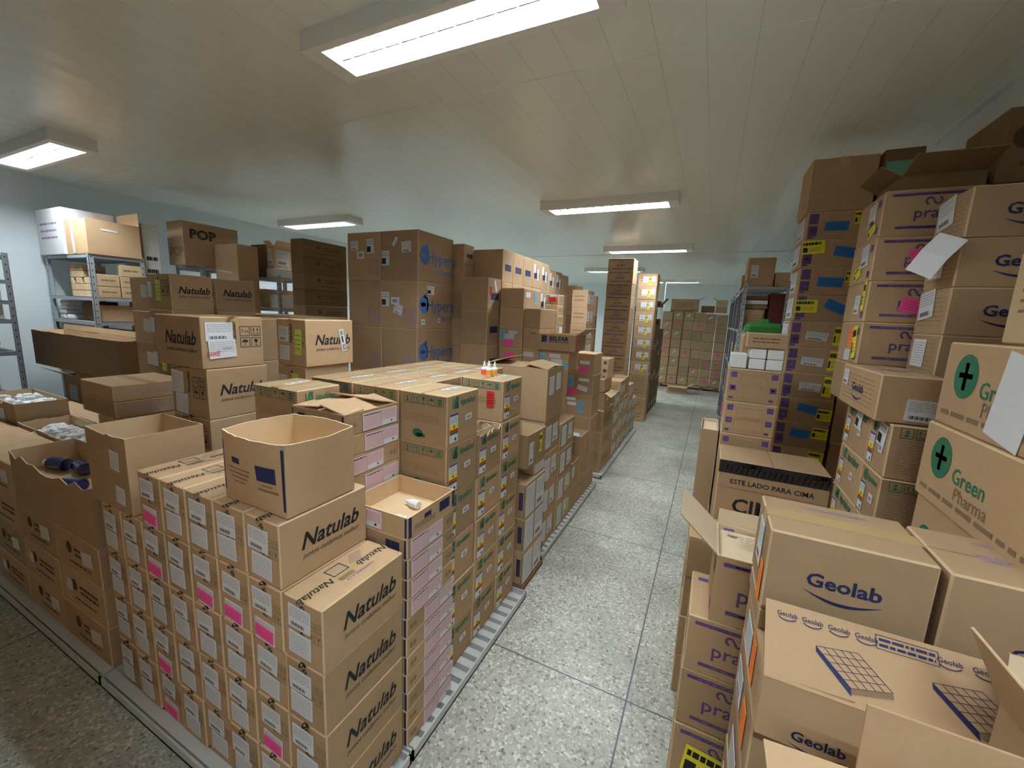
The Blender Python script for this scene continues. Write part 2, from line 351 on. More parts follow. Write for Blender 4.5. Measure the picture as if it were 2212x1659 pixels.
def sticker_mesh(kind, w, h):
    key = ('st', kind, round(w,3), round(h,3))
    if key in MC: return MC[key]
    mb = MB(); t = .0012
    base = {'white':'white','doc':'white','pink':'pink','yellow':'yellow','blue':'bluest','sky':'sky','lime':'lime','orange':'orange','palep':'palep','med':'white','bar':'white','red':'red','plain':'white','grey':'offw','inkdoc':'white','gz':'white','green':'greenl','half':'white'}[kind]
    mb.box((0, 0, 0), (w, h, t), base)
    f = Face.__new__(Face); f.mb = mb; f.u = Vector((1,0,0)); f.v = Vector((0,1,0)); f.n = Vector((0,0,1)); f.o = Vector((0,0,t+.0005)); f.W = w; f.H = h
    if kind == 'white':
        f.scrib(w*.06, h*.45, w*.94, h*.93, 5, 'greyw', 3, .3)
        for i in range(14): f.q(w*(.12+.045*i), h*.1, w*(.12+.045*i)+w*(.012+.012*(i % 3)), h*.26, 'black')
    elif kind == 'doc': f.scrib(w*.06, h*.08, w*.94, h*.92, 9, 'greyw', 5, .25)
    elif kind == 'inkdoc':
        f.scrib(w*.06, h*.3, w*.94, h*.92, 6, 'greyw', 5, .25); f.text('RAWIE', w*.14, h*.25, h*.36, 'red', .2, 0, .02, .6); f.scrib(w*.5, h*.45, w*.85, h*.6, 2, 'blue', 4)
    elif kind in ('pink', 'lime', 'orange', 'blue', 'sky', 'red'): f.scrib(w*.08, h*.15, w*.9, h*.85, 4, {'pink':'red','lime':'green','orange':'red','blue':'navy','sky':'navy','red':'black'}[kind], 7, .16)
    elif kind == 'yellow':
        f.scrib(w*.05, h*.62, w*.85, h*.92, 1, 'black', 3, .7); f.q(w*.05, h*.15, w*.25, h*.5, 'black'); f.scrib(w*.3, h*.15, w*.85, h*.5, 3, 'greyp', 4, .25)
    elif kind == 'palep':
        f.frame(0, 0, w, h, .003, 'white'); f.scrib(w*.04, h*.83, w*.5, h*.93, 1, 'navy', 3, .6); f.scrib(w*.05, h*.1, w*.48, h*.75, 7, 'lav', 4, .12)
        f.scrib(w*.55, h*.35, w*.95, h*.9, 6, 'lav', 6, .12); f.q(w*.55, h*.05, w*.95, h*.3, 'white'); f.q(w*.8, h*.12, w*.86, h*.24, 'black'); f.line((w*.51, 0), (w*.51, h), .002, 'lav')
    elif kind == 'med':
        f.q(0, h*.92, w, h, 'purple'); f.scrib(w*.1, h*.68, w*.9, h*.88, 3, 'greyw', 3, .3); f.q(0, h*.46, w, h*.62, 'yellow'); f.q(0, h*.36, w, h*.46, 'red'); f.q(0, h*.28, w, h*.36, 'green')
        f.disc(w*.5, h*.54, w*.12, h*.06, 'black', 8); f.q(w*.6, h*.05, w*.8, h*.15, 'black')
    elif kind == 'bar':
        f.q(w*.2, h*.25, w*.8, h*.75, 'greyw')
    elif kind == 'gz':
        f.q(w*.06, h*.2, w*.25, h*.8, 'greyw'); f.q(w*.3, h*.3, w*.6, h*.6, 'black'); f.text('GZ', w*.82, h*.5, h*.8, 'navy', 0, 0, .03)
    elif kind == 'half':
        f.q(w*.05, h*.1, w*.55, h*.5, 'black'); f.scrib(w*.05, h*.6, w*.9, h*.9, 2, 'greyw', 4)
    MC[key] = mb.build('sticker'); return MC[key]
SN = {'white':'shipping_label','doc':'document_label','inkdoc':'document_label','palep':'product_label','med':'product_label','bar':'barcode_sticker','plain':'blank_label','gz':'barcode_sticker','half':'barcode_sticker'}
SL = {'pink':'pink sticker','yellow':'yellow printed sticker','blue':'blue sticker','sky':'light blue sticker','lime':'lime green sticker','orange':'orange sticker','red':'red sticker','palep':'pale pink product label','med':'white label with yellow, red and green bands','green':'green sticker','inkdoc':'document with red ink','gz':'white strip with barcode'}
def stick(o, dims, kind, face, u, v, w, h, ang=0, lift=0):
    W, D, H = dims; mb = MB(); f = Face(mb, W, D, H, face, .0016+lift)
    p = f.P(f.W*u, f.H*v); mx = Matrix.Identity(3)
    a = R(ang); eu = f.u*math.cos(a)+f.v*math.sin(a); ev = -f.u*math.sin(a)+f.v*math.cos(a)
    for i in range(3): mx[i][0] = eu[i]; mx[i][1] = ev[i]; mx[i][2] = f.n[i]
    s = link(SN.get(kind, kind+'_sticker'), sticker_mesh(kind, w, h), o); s.matrix_local = Matrix.Translation(p) @ mx.to_4x4()
    if kind in SL: s['label'] = SL[kind]
    return s
rnd = random.Random(11)
def B(style, x0, x1, y0, y1, z0, z1, label, st=(), base='kraft', p=None, group=None, rot=None, seam='y', name='carton', cat='box', tape=None, jit=True):
    """one closed carton between the given world bounds"""
    g = .0015; w, d, h = x1-x0-g*2, y1-y0-g*2, z1-z0-.0012
    w, d, h = round(w, 3), round(d, 3), round(h, 4)
    me = carton_mesh(style, w, d, h, base, p, seam)
    r = rot if rot is not None else (rnd.uniform(-.35, .35) if jit else 0)
    o = link(name, me, None, ((x0+x1)/2, (y0+y1)/2, z0+.0006), (0, 0, R(r)), label, cat, group)
    for s in st: stick(o, (w, d, h), *s)
    if tape:
        key = ('tp', w, d, h, tape)
        if key not in MC:
            mb = MB(); tw = .024
            if tape == 'y':
                mb.box((-tw, -d/2-.0008, h-.05), (tw, -d/2, h+.001), 'tape'); mb.box((-tw, -d/2, h), (tw, d/2, h+.0014), 'tape'); mb.box((-tw, d/2, h-.05), (tw, d/2+.0008, h+.001), 'tape')
            else:
                mb.box((w/2, -tw, h-.05), (w/2+.0008, tw, h+.001), 'tape'); mb.box((-w/2, -tw, h), (w/2, tw, h+.0014), 'tape'); mb.box((-w/2-.0008, -tw, h-.05), (-w/2, tw, h+.001), 'tape')
            MC[key] = mb.build('tape')
        link('packing_tape', MC[key], o)
    return o
ORD = ['topmost', 'second from top', 'third from top', 'fourth from top', 'fifth from top', 'sixth from top', 'seventh from top', 'eighth from top', 'ninth from top', 'tenth from top',
       'eleventh from top', 'twelfth from top', 'thirteenth from top', 'fourteenth from top', 'fifteenth from top', 'sixteenth from top', 'seventeenth from top', 'eighteenth from top', 'nineteenth from top']
def stack(style, x0, x1, y0, y1, zs, desc, where, stf=None, p=None, base='kraft', group=None, jx=.003, **k):
    """a column of cartons; zs are the levels from the lowest up"""
    n = len(zs)-1; out = []
    for i in range(n):
        dx, dy = (rnd.uniform(-jx, jx), rnd.uniform(-jx, jx)) if i < n-1 else (0, 0)
        lab = '%s, %s %s' % (desc, ORD[n-1-i] if n > 1 else 'standing', where)
        pp = p(n-1-i) if callable(p) else p
        out.append(B(style, x0+dx, x1+dx, y0+dy, y1+dy, zs[i], zs[i+1], lab, stf(n-1-i) if stf else (), base, pp, group, **k))
    return out
def lv(z0, h, n): return [z0+h*i for i in range(n+1)]
def levels(z0, z1, n): return [z0+(z1-z0)*i/n for i in range(n+1)]

def slab(mb, mx, w, l, t, mi, mo=None):
    """flap hinged on local x axis, growing along +y, thickness along z"""
    mb.box((-w/2, 0, 0), (w/2, l, t), mi, mx)
def open_carton(x0, x1, y0, y1, z0, z1, label, flaps=(), base='kraft', inner='kraft_in', art=None, p=None, st=(), bulge=0, jag=0, group=None, rot=0, name='open_carton', floor_z=None, tilt=0, jagside='FRKL'):
    w, d, h = x1-x0-.003, y1-y0-.003, z1-z0; t = .004; mb = MB(); r = random.Random(int(abs(x0*1000)))
    n = 12 if (bulge or jag) else 1
    cs = [(-w/2,-d/2),(w/2,-d/2),(w/2,d/2),(-w/2,d/2)]; nn = [(0,-1),(1,0),(0,1),(-1,0)]
    f_, g_ = 1-2*t/w, 1-2*t/d; smooth = []
    zc = [h]*4
    for c in range(4):
        a, b = cs[c], cs[(c+1) % 4]; side = 'FRKL'[c]; To, Bo, Ti, Bi = [], [], [], []
        for i in range(n+1):
            s_ = i/n; x = a[0]+(b[0]-a[0])*s_; y = a[1]+(b[1]-a[1])*s_; k = math.sin(PI*s_)*bulge
            zz = h-(r.uniform(0, jag) if (jag and side in jagside and 0 < i < n) else 0)
            To.append((x+nn[c][0]*k, y+nn[c][1]*k, zz)); Bo.append((x, y, 0)); Ti.append((x*f_+nn[c][0]*k, y*g_+nn[c][1]*k, zz)); Bi.append((x*f_, y*g_, t))
        N = n+1; b0 = len(mb.f)
        mb.mesh(To+Bo, [(N+i, N+i+1, i+1, i) for i in range(n)], base); mb.mesh(Ti+Bi, [(i, i+1, N+i+1, N+i) for i in range(n)], inner)
        if bulge: smooth += list(range(b0, len(mb.f)))
        mb.mesh(To+Ti, [(i, i+1, N+i+1, N+i) for i in range(n)], 'cream')
    mb.mesh([(x*f_, y*g_, t) for x, y in cs], [(0,1,2,3)], inner); mb.mesh([(x, y, 0) for x, y in cs], [(3,2,1,0)], base)
    if floor_z: mb.box((-w/2+t*1.5, -d/2+t*1.5, t), (w/2-t*1.5, d/2-t*1.5, floor_z), inner)
    A = lambda f, off=.0011: Face(mb, w+(2*bulge if f in 'RL' else 0), d+(2*bulge if f in 'FK' else 0), h, f, off)
    if art: ART[art](A, p or {})
    me = mb.build('open_carton')
    for i in smooth: me.polygons[i].use_smooth = True
    o = link(name, me, None, ((x0+x1)/2, (y0+y1)/2, z0+.0006), (R(tilt), 0, R(rot)), label, 'box', group)
    for s in st: stick(o, (w, d, h), *s)
    for fl in flaps:
        side, ang, ln = fl[:3]; inset = fl[3] if len(fl) > 3 else 0
        fm = MB(); W_ = (w if side in 'FK' else d)-.006-inset
        # angle 0 stands up, 90 points outward, -90 closes over the top
        fm.box((-W_/2, -.0035, 0), (W_/2, 0, ln), base); fm.box((-W_/2, 0, .0005), (W_/2, .0008, ln-.0005), inner)
        me = fm.build('flap')
        yaw_ = {'F': 0, 'R': PI/2, 'K': PI, 'L': -PI/2}[side]; off = {'F': (0,-d/2), 'R': (w/2,0), 'K': (0,d/2), 'L': (-w/2,0)}[side]
        link('flap', me, o, (off[0], off[1], h+.001), (R(ang), 0, yaw_))
    return o
def lathe(mb, prof, mt, mx=None, n=14):
    P = []; F = []
    for r_, z in prof:
        for i in range(n): P.append(Vector((r_*math.cos(2*PI*i/n), r_*math.sin(2*PI*i/n), z)))
    for k in range(len(prof)-1):
        for i in range(n): F.append((k*n+i, k*n+(i+1) % n, (k+1)*n+(i+1) % n, (k+1)*n+i))
    F.append(tuple(reversed(range(n)))); F.append(tuple((len(prof)-1)*n+i for i in range(n)))
    if mx is not None: P = [mx @ q for q in P]
    mb.mesh(P, F, mt)
def bottle_parts(kind):
    key = ('bt', kind)
    if key not in MC:
        a = MB(); b = MB(); c = MB()
        if kind == 'dropper' or kind in ('red', 'or'):
            body = [(.0, 0), (.0155, 0), (.017, .002), (.017, .040), (.014, .046), (.007, .050)]
            lathe(a, body, 'plastic'); lathe(b, [(.0085, .050), (.0085, .062), (.006, .064)], 'plastic'); nz = MB(); lathe(nz, [(.0055, .0635), (.0035, .078), (.002, .080)], 'plastic'); MC['nozzle'] = nz.build('nozzle')
            lathe(c, [(.0174, .006), (.0174, .034)], {'dropper':'white','red':'bottler','or':'bottleo'}[kind])
        elif kind == 'pill':
            lathe(a, [(.0, 0), (.019, 0), (.021, .002), (.021, .05), (.016, .058), (.014, .06)], 'plastic'); lathe(b, [(.016, .058), (.016, .072), (.014, .074)], 'plastic'); lathe(c, [(.0213, .010), (.0213, .042)], 'white')
        else:
            lathe(a, [(.0, 0), (.03, 0), (.033, .003), (.033, .10), (.027, .115), (.014, .125), (.013, .13)], 'cobalt', n=18); lathe(b, [(.016, .128), (.016, .148), (.014, .15)], 'plastic'); c = None
        MC[key] = (a.build('bottle'), b.build('cap'), c.build('label') if c else None)
    return MC[key]
def bottle(kind, x, y, z, label, lay=None, group=None, yawd=0):
    a, b, c = bottle_parts(kind)
    r = (0, 0, R(yawd)) if lay is None else (R(90), 0, R(lay))
    if lay is not None: z += {'cobalt': .033, 'pill': .021}.get(kind, .0172)
    o = link('dropper_bottle' if kind in ('dropper', 'red', 'or') else 'medicine_bottle', a, None, (x, y, z), r, label, 'bottle', group)
    cp = link('cap', b, o)
    if kind in ('dropper', 'red', 'or'): link('nozzle', MC['nozzle'], cp)
    if c: link('bottle_label', c, o)
    return o
def structure(name, mb, kind='structure'):
    return link(name, mb.build(name), None, kind=kind)

# ================================================================== THE ROOM
XL, XR, YB, YF, ZC = -6.10, 1.075, -2.6, 13.6, 2.88
def math_node(N, L, op, a, b=None):
    n = N.new('ShaderNodeMath'); n.operation = op
    for i, x in enumerate((a, b)):
        if x is None: continue
        if isinstance(x, (int, float)): n.inputs[i].default_value = x
        else: L.new(x, n.inputs[i])
    return n.outputs[0]
a = mat('floor_terrazzo', (.5, .5, .46), .38, spec=.45); N, L, b = nodes(a)
tc = N.new('ShaderNodeTexCoord'); sp = N.new('ShaderNodeSeparateXYZ'); L.new(tc.outputs['Object'], sp.inputs[0])
v = N.new('ShaderNodeTexVoronoi'); v.inputs['Scale'].default_value = 95; L.new(tc.outputs['Object'], v.inputs['Vector'])
hs = N.new('ShaderNodeSeparateColor'); L.new(v.outputs['Color'], hs.inputs[0])
cr = N.new('ShaderNodeValToRGB'); L.new(hs.outputs[0], cr.inputs[0]); e = cr.color_ramp.elements
e[0].position = 0; e[0].color = (.22, .22, .19, 1); e[1].position = .14; e[1].color = (.43, .43, .37, 1)
for pos, c in ((.5, (.52, .53, .46, 1)), (.86, (.58, .59, .52, 1)), (.9, (.77, .78, .71, 1))):
    q_ = cr.color_ramp.elements.new(pos); q_.color = c
n1 = N.new('ShaderNodeTexNoise'); n1.inputs['Scale'].default_value = 1.6; n1.inputs['Detail'].default_value = 6; n1.inputs['Roughness'].default_value = .6; L.new(tc.outputs['Object'], n1.inputs['Vector'])
mr = N.new('ShaderNodeMapRange'); mr.inputs[1].default_value = .3; mr.inputs[2].default_value = .7; mr.inputs[3].default_value = .62; mr.inputs[4].default_value = 1.12; L.new(n1.outputs['Fac'], mr.inputs[0])
mx = N.new('ShaderNodeMix'); mx.data_type = 'RGBA'; mx.blend_type = 'MULTIPLY'; mx.inputs[0].default_value = 1; L.new(cr.outputs[0], mx.inputs[6]); L.new(mr.outputs[0], mx.inputs[7])
fx = math_node(N, L, 'LESS_THAN', math_node(N, L, 'ABSOLUTE', math_node(N, L, 'SUBTRACT', math_node(N, L, 'FRACT', math_node(N, L, 'DIVIDE', math_node(N, L, 'ADD', sp.outputs[0], 14.37+.71), 1.42)), .5)), .0026)
fy = math_node(N, L, 'LESS_THAN', math_node(N, L, 'ABSOLUTE', math_node(N, L, 'SUBTRACT', math_node(N, L, 'FRACT', math_node(N, L, 'DIVIDE', math_node(N, L, 'ADD', sp.outputs[1], 14.2-1.74+.71), 1.42)), .5)), .0026)
jn = math_node(N, L, 'MAXIMUM', fx, fy)
m2 = N.new('ShaderNodeMix'); m2.data_type = 'RGBA'; L.new(jn, m2.inputs[0]); L.new(mx.outputs[2], m2.inputs[6]); m2.inputs[7].default_value = (.09, .10, .12, 1)
L.new(m2.outputs[2], b.inputs['Base Color'])
a = mat('ceiling_pvc', (.60, .60, .57), .22, spec=.6); N, L, b = nodes(a)
tc = N.new('ShaderNodeTexCoord'); sp = N.new('ShaderNodeSeparateXYZ'); L.new(tc.outputs['Object'], sp.inputs[0])
fr_ = math_node(N, L, 'FRACT', math_node(N, L, 'DIVIDE', math_node(N, L, 'ADD', sp.outputs[0], 18.7+.716), .187))
gx = math_node(N, L, 'LESS_THAN', fr_, .022)
m2 = N.new('ShaderNodeMix'); m2.data_type = 'RGBA'; L.new(gx, m2.inputs[0]); m2.inputs[6].default_value = (.87, .91, .86, 1); m2.inputs[7].default_value = (.72, .75, .71, 1); L.new(m2.outputs[2], b.inputs['Base Color'])
mp = N.new('ShaderNodeMapping'); mp.inputs['Scale'].default_value = (28, .5, 1); L.new(tc.outputs['Object'], mp.inputs[0])
n1 = N.new('ShaderNodeTexNoise'); n1.inputs['Scale'].default_value = 1; n1.inputs['Detail'].default_value = 3; L.new(mp.outputs[0], n1.inputs['Vector'])
sn = math_node(N, L, 'ABSOLUTE', math_node(N, L, 'SUBTRACT', fr_, .5))
hh = math_node(N, L, 'ADD', math_node(N, L, 'MULTIPLY', n1.outputs['Fac'], .5), math_node(N, L, 'MULTIPLY', sn, 1.2))
bp = N.new('ShaderNodeBump'); bp.inputs['Strength'].default_value = .5; bp.inputs['Distance'].default_value = .004; L.new(hh, bp.inputs['Height']); L.new(bp.outputs[0], b.inputs['Normal'])
a = mat('wall_paint', (.70, .76, .82), .6, spec=.3); N, L, b = nodes(a)
n1 = N.new('ShaderNodeTexNoise'); n1.inputs['Scale'].default_value = 1.2; n1.inputs['Detail'].default_value = 5
cr = N.new('ShaderNodeMix'); cr.data_type = 'RGBA'; cr.inputs[6].default_value = (.70, .79, .84, 1); cr.inputs[7].default_value = (.76, .84, .88, 1); L.new(n1.outputs['Fac'], cr.inputs[0]); L.new(cr.outputs[2], b.inputs['Base Color'])
mat('glossy_wall', (.80, .86, .90), .16, spec=.6)

def sbox(name, a_, b_, mt):
    mb = MB(); mb.box(a_, b_, mt); return structure(name, mb)
sbox('floor', (XL-.1, YB-.1, -.1), (XR+.1, YF+.1, 0), 'floor_terrazzo')
sbox('ceiling', (XL-.1, YB-.1, ZC), (XR+.1, YF+.1, ZC+.1), 'ceiling_pvc')
sbox('wall_left', (XL-.1, YB, 0), (XL, YF, ZC), 'wall_paint')
sbox('wall_right', (XR, YB, 0), (XR+.1, YF, ZC), 'wall_paint')
sbox('wall_far', (XL, YF, 0), (XR, YF+.1, ZC), 'glossy_wall')
sbox('wall_near', (XL, YB-.1, 0), (XR, YB, ZC), 'wall_paint')
sbox('trim_1', (XL, 2.01, ZC-.004), (XR, 2.05, ZC), 'ceiling_pvc')
sbox('trim_2', (XL, 7.55, ZC-.006), (XR, 7.60, ZC), 'ceiling_pvc')
sbox('trim_3', (XR-.03, YB, ZC-.025), (XR, YF, ZC), 'wall_paint')
sbox('trim_4', (XL, YB, ZC-.02), (XL+.02, YF, ZC), 'wall_paint')
sbox('trim_5', (-1.36, 12.0, 0), (-1.28, 12.08, ZC), 'wall_paint')

# ------------------------------------------------------------------ ceiling lamps
def lamp_meshes():
    W, D, H = 1.30, .26, .08; ow, od = 1.13, .19
    h = MB()
    h.box((-W/2, -D/2, H-.012), (W/2, D/2, H), 'lampbody')
    h.box((-W/2, -D/2, 0), (W/2, -D/2+.012, H-.012), 'lampbody'); h.box((-W/2, D/2-.012, 0), (W/2, D/2, H-.012), 'lampbody')
    h.box((-W/2, -D/2+.012, 0), (-W/2+.012, D/2-.012, H-.012), 'lampbody'); h.box((W/2-.012, -D/2+.012, 0), (W/2, D/2-.012, H-.012), 'lampbody')
    h.box((-W/2+.012, -D/2+.012, 0), (W/2-.012, -od/2, .004), 'lampbody'); h.box((-W/2+.012, od/2, 0), (W/2-.012, D/2-.012, .004), 'lampbody')
    h.box((-W/2+.012, -od/2, 0), (-ow/2, od/2, .004), 'lampbody'); h.box((ow/2, -od/2, 0), (W/2-.012, od/2, .004), 'lampbody')
    r_ = MB(); r_.box((-ow/2, -od/2, H-.016), (ow/2, od/2, H-.0125), 'reflector')
    for s in (-1, 1):
        r_.mesh([(-ow/2, s*od/2, .004), (ow/2, s*od/2, .004), (ow/2, s*(od/2-.012), H-.016), (-ow/2, s*(od/2-.012), H-.016)], [(0,1,2,3)], 'louvre')
    r_.box((-ow/2, -.004, .012), (ow/2, .004, .03), 'louvre')
    l_ = MB()
    for i in range(1, 13):
        x = -ow/2+ow*i/13
        l_.mesh([(x-.006, -od/2, .03), (x+.006, -od/2, .03), (x, -od/2, .004), (x-.006, od/2, .03), (x+.006, od/2, .03), (x, od/2, .004)], [(0,1,2),(3,5,4),(0,3,4,1),(1,4,5,2),(2,5,3,0)], 'louvre')
    t = MB(); mx = Matrix.Translation((-ow/2+.01, 0, 0)) @ Matrix.Rotation(PI/2, 4, 'Y'); lathe(t, [(.012, 0), (.012, ow-.02)], 'tube', mx, 12)
    return h.build('housing'), r_.build('reflector'), l_.build('louvre'), t.build('tube')
LM = lamp_meshes()
mb = MB(); lathe(mb, [(.0135, 0), (.0135, .012)], 'lampbody'); TCAP = mb.build('tube_cap')
lamps = [(-1.04, 1.455, 'long ceiling louvre lamp at the top edge of the picture, nearest and brightest'),
         (-1.05, 4.15, 'ceiling louvre lamp over the aisle, second from the camera'),
         (-1.05, 6.80, 'ceiling louvre lamp over the aisle, third from the camera, above the tall dark stack'),
         (-2.14, 9.50, 'ceiling louvre lamp over the far aisle, half hidden by the tall stack'),
         (-1.05, 12.1, 'farthest ceiling louvre lamp near the end wall'),
         (-4.90, 1.455, 'ceiling louvre lamp close to the white left wall'),
         (-4.84, 3.98, 'ceiling louvre lamp behind the shelving, above the dark tower of cartons'),
         (-4.84, 6.60, 'ceiling louvre lamp in the left bay hidden behind the high cartons'),
         (-4.84, 9.40, 'ceiling louvre lamp far off in the left bay'),         (-4.84, 12.1, 'ceiling louvre lamp added at the far end of the left bay to brighten the wall'),  # the far end lamp is added to brighten the end wall
         (.38, -.45, 'unseen ceiling louvre lamp added behind the camera on the right to light facing cartons')]  # added out of view to light the faces turned towards the camera
for x, y, lab in lamps:
    o = link('ceiling_lamp', LM[0], None, (x, y, 2.80), (0, 0, 0), lab, 'lamp', 'louvred ceiling lamps')
    link('reflector', LM[1], o); link('louvre', LM[2], o)
    for s in (-.05, .05):
        t_ = link('fluorescent_tube', LM[3], o, (0, s, .045))
        for e_ in (-.553, .541): link('tube_cap', TCAP, t_, (e_, 0, 0), (0, PI/2, 0))

# ------------------------------------------------------------------ pallets
def pallet(x0, x1, y0, y1, label, edge='R', pitch=.07, h=.045, mt='pallet'):
    mb = MB(); w, d = x1-x0, y1-y0
    mb.box((-w/2, -d/2, 0), (w/2, d/2, .010), mt)
    mb.box((w/2-.008, -d/2, 0), (w/2, d/2, h), mt); mb.box((-w/2, -d/2, 0), (-w/2+.008, d/2, h), mt)
    mb.box((-w/2, -d/2, 0), (w/2, -d/2+.008, h), mt); mb.box((-w/2, d/2-.008, 0), (w/2, d/2, h), mt)
    n = int(d/pitch)
    for i in range(n): y = -d/2+pitch*(i+.5); mb.box((-w/2+.008, y-.02, .01), (w/2-.008, y+.02, h), mt)
    link('plastic_pallet', mb.build('pallet'), None, ((x0+x1)/2, (y0+y1)/2, 0), (0, 0, 0), label, 'pallet', 'low plastic pallets')
pallet(-2.32, -.87, .66, 1.06, 'low pale plastic pallet under the near corner stack with script logos')
pallet(-1.80, -.87, 1.07, 2.16, 'low white slatted pallet beside the aisle under the green logo cartons')
pallet(-4.9, -2.33, .66, .985, 'low pale pallet along the dark left floor edge')
pallet(-1.27, -.93, 2.56, 4.12, 'low grey pallet under the white labelled cartons beside the aisle')
pallet(-1.3, -.93, 4.33, 6.62, 'low grey pallet under the small stacks farther down the aisle')
Z0 = .046

# ================================================================== LEFT SIDE: NEAR CORNER STACK
def st_nat(cx):
    def f(i):
        r = random.Random(cx*31+i*7); o = []
        if i > 5: return o
        W = .095
        o.append(('white', 'F', r.uniform(.08, .14), r.uniform(.50, .56), W, .075, r.uniform(-5, 1)))
        if (cx, i) in ((0, 99),): pass
        o.append(('doc', 'F', r.uniform(.1, .18), r.uniform(.1, .16), W, .075, r.uniform(-4, 1)))
        if (cx, i) in ((1, 1), (2, 1), (5, 0), (5, 1), (5, 3), (3, 1), (1, 3), (5, 4)):
            o[-1] = ('doc', 'F', .15, .04, W, .075, -3)
            o.append(('pink', 'F', .17, .09, .088, .045, -5, .002))
        return o
    return f
natx = [(-1.075, -.905, 4), (-1.240, -1.078, 5), (-1.408, -1.244, 5), (-1.571, -1.412, 5), (-1.733, -1.575, 5), (-1.897, -1.737, 5), (-2.068, -1.905, 4), (-2.240, -2.075, 4)]
nn_ = ['in the aisle side column', 'in second column from the aisle', 'in third column from the aisle', 'in fourth column from the aisle', 'in fifth column from the aisle', 'in sixth column from the aisle', 'in seventh column from the aisle', 'in eighth column from the aisle']
for c, (a_, b_, n) in enumerate(natx):
    stack('natulab', a_, b_, .711, 1.055, lv(Z0, (.898-Z0)/4, n), 'script logo carton', nn_[c]+', front corner stack', st_nat(c), group='script logo cartons in the front corner stack')
open_carton(-2.303, -1.965, .711, .985, .901, 1.217, 'tall open brown carton with torn rim on the left of the front corner stack', jag=.012, jagside='F',
            st=[('doc', 'F', .60, .55, .07, .08, -3), ('doc', 'F', .66, .12, .07, .07, -5)])
open_carton(-1.392, -1.083, .746, 1.006, 1.114, 1.345, 'open bulging carton with navy edge stripe standing on the front script logo stack', bulge=.022, jag=.003, art='none')
o = bpy.context.scene.objects[-1]
# navy print on the bulging carton
op = [q for q in scene.objects if q.get('label', '').startswith('open bulging')][0]
mb = MB()
for s0, s1, z0_, z1_, mt in ((.955, .99, .02, .215, 'navy'), (.01, .03, .03, .2, 'navy'), (.60, .87, .10, .15, 'navy'), (.2, .34, .135, .155, 'navy'), (.1, .5, .115, .12, 'greyp'), (.12, .48, .10, .105, 'greyp'), (.16, .44, .085, .09, 'greyp'), (.2, .4, .07, .075, 'greyp'), (.66, .82, .085, .09, 'greyp'), (.6, .9, .068, .076, 'greyp')):
    W = .306; D = .257; nseg = 6; P = []
    for i in range(nseg+1):
        s_ = s0+(s1-s0)*i/nseg; x = -W/2+W*s_
        def yb(z): 
            # surface between bottom straight edge and bulged rim, wall facets of one tenth
            k = s_*12; j = min(int(k), 11); f_ = k-j; e_ = .022*(math.sin(PI*j/12)*(1-f_)+math.sin(PI*(j+1)/12)*f_)
            return -D/2-e_*z/.231-.0012
        P += [(x, yb(z0_), z0_), (x, yb(z1_), z1_)]
    mb.mesh(P, [(2*i, 2*i+2, 2*i+3, 2*i+1) for i in range(nseg)], mt)
link('navy_print', mb.build('print'), op)

# dark front row farther left
for c, x1 in enumerate((-2.33, -2.80, -3.27, -3.74, -4.21)):
    n = 4
    stack('dark', x1-.465, x1, .711, .98, lv(Z0, .2, n if c > 1 else 3), 'shadowed brown carton', ['in first', 'in second', 'in third', 'in fourth', 'in fifth'][c]+' column left of the front corner stack', 
          (lambda c: (lambda i: [('grey', 'F', .62, .35, .11, .07, 6)] if i % 2 == 0 else [('grey', 'F', .15, .4, .06, .06, -5)]))(c), p={'face': 'F', 'seed': c}, group='shadowed cartons along the left floor edge')
open_carton(-3.265, -2.33, .711, .97, .648, .93, 'wide low open carton holding dark blue bottles, left of the front corner stack', jag=.05, jagside='F', floor_z=.16)
for i, (x, y, l_) in enumerate(((-2.37, .84, -90), (-2.66, .79, -70), (-2.90, .88, -95), (-3.06, .86, -75))):
    bottle('cobalt', x, y, .81, ['dark blue bottle with white cap lying at the right of the low open carton', 'dark blue bottle lying in the middle of the low open carton', 'dark blue bottle lying left of centre in the low open carton', 'dark blue bottle at the left end of the low open carton'][i], l_, 'dark blue bottles in the low open carton')
# bottles carton behind it
for c, x1 in enumerate((-3.31, -3.79)):
    stack('none', x1-.47, x1, .99, 1.25, levels(0, .62, 3), 'plain brown carton', 'under the open carton of white bottles, %s column' % ['right', 'left'][c])
open_carton(-4.25, -3.31, .985, 1.25, .622, .87, 'wide open carton full of white dropper bottles at the left', jag=.01)
def heap(x0, x1, y0, y1, z, n, seed, kind, where, hz=.04):
    r = random.Random(seed)
    for i in range(n):
        x, y = r.uniform(x0, x1), r.uniform(y0, y1); e = 1-abs((x-(x0+x1)/2)/(x1-x0)*1.4)
        bottle(kind, x, y, z+max(0, e)*hz*r.uniform(.3, 1), 'small white bottle lying in the heap %s' % where, r.uniform(0, 360), 'white bottles heaped %s' % where)
mbf = MB(); mbf.box((-4.2, 1.0, .63), (-3.36, 1.235, .80), 'whitebox')
link('bottle_layer', mbf.build('bottles'), None, label='deeper white bottles filling the wide open carton at the left', cat='bottles', kind='stuff')
heap(-4.15, -3.42, 1.03, 1.20, .802, 44, 3, 'dropper', 'in the wide open carton at the left')
bottle('dropper', -3.55, 1.17, .84, 'upright white bottle standing out of the heap, right one')
bottle('dropper', -3.68, 1.18, .84, 'upright white bottle standing out of the heap, left one')
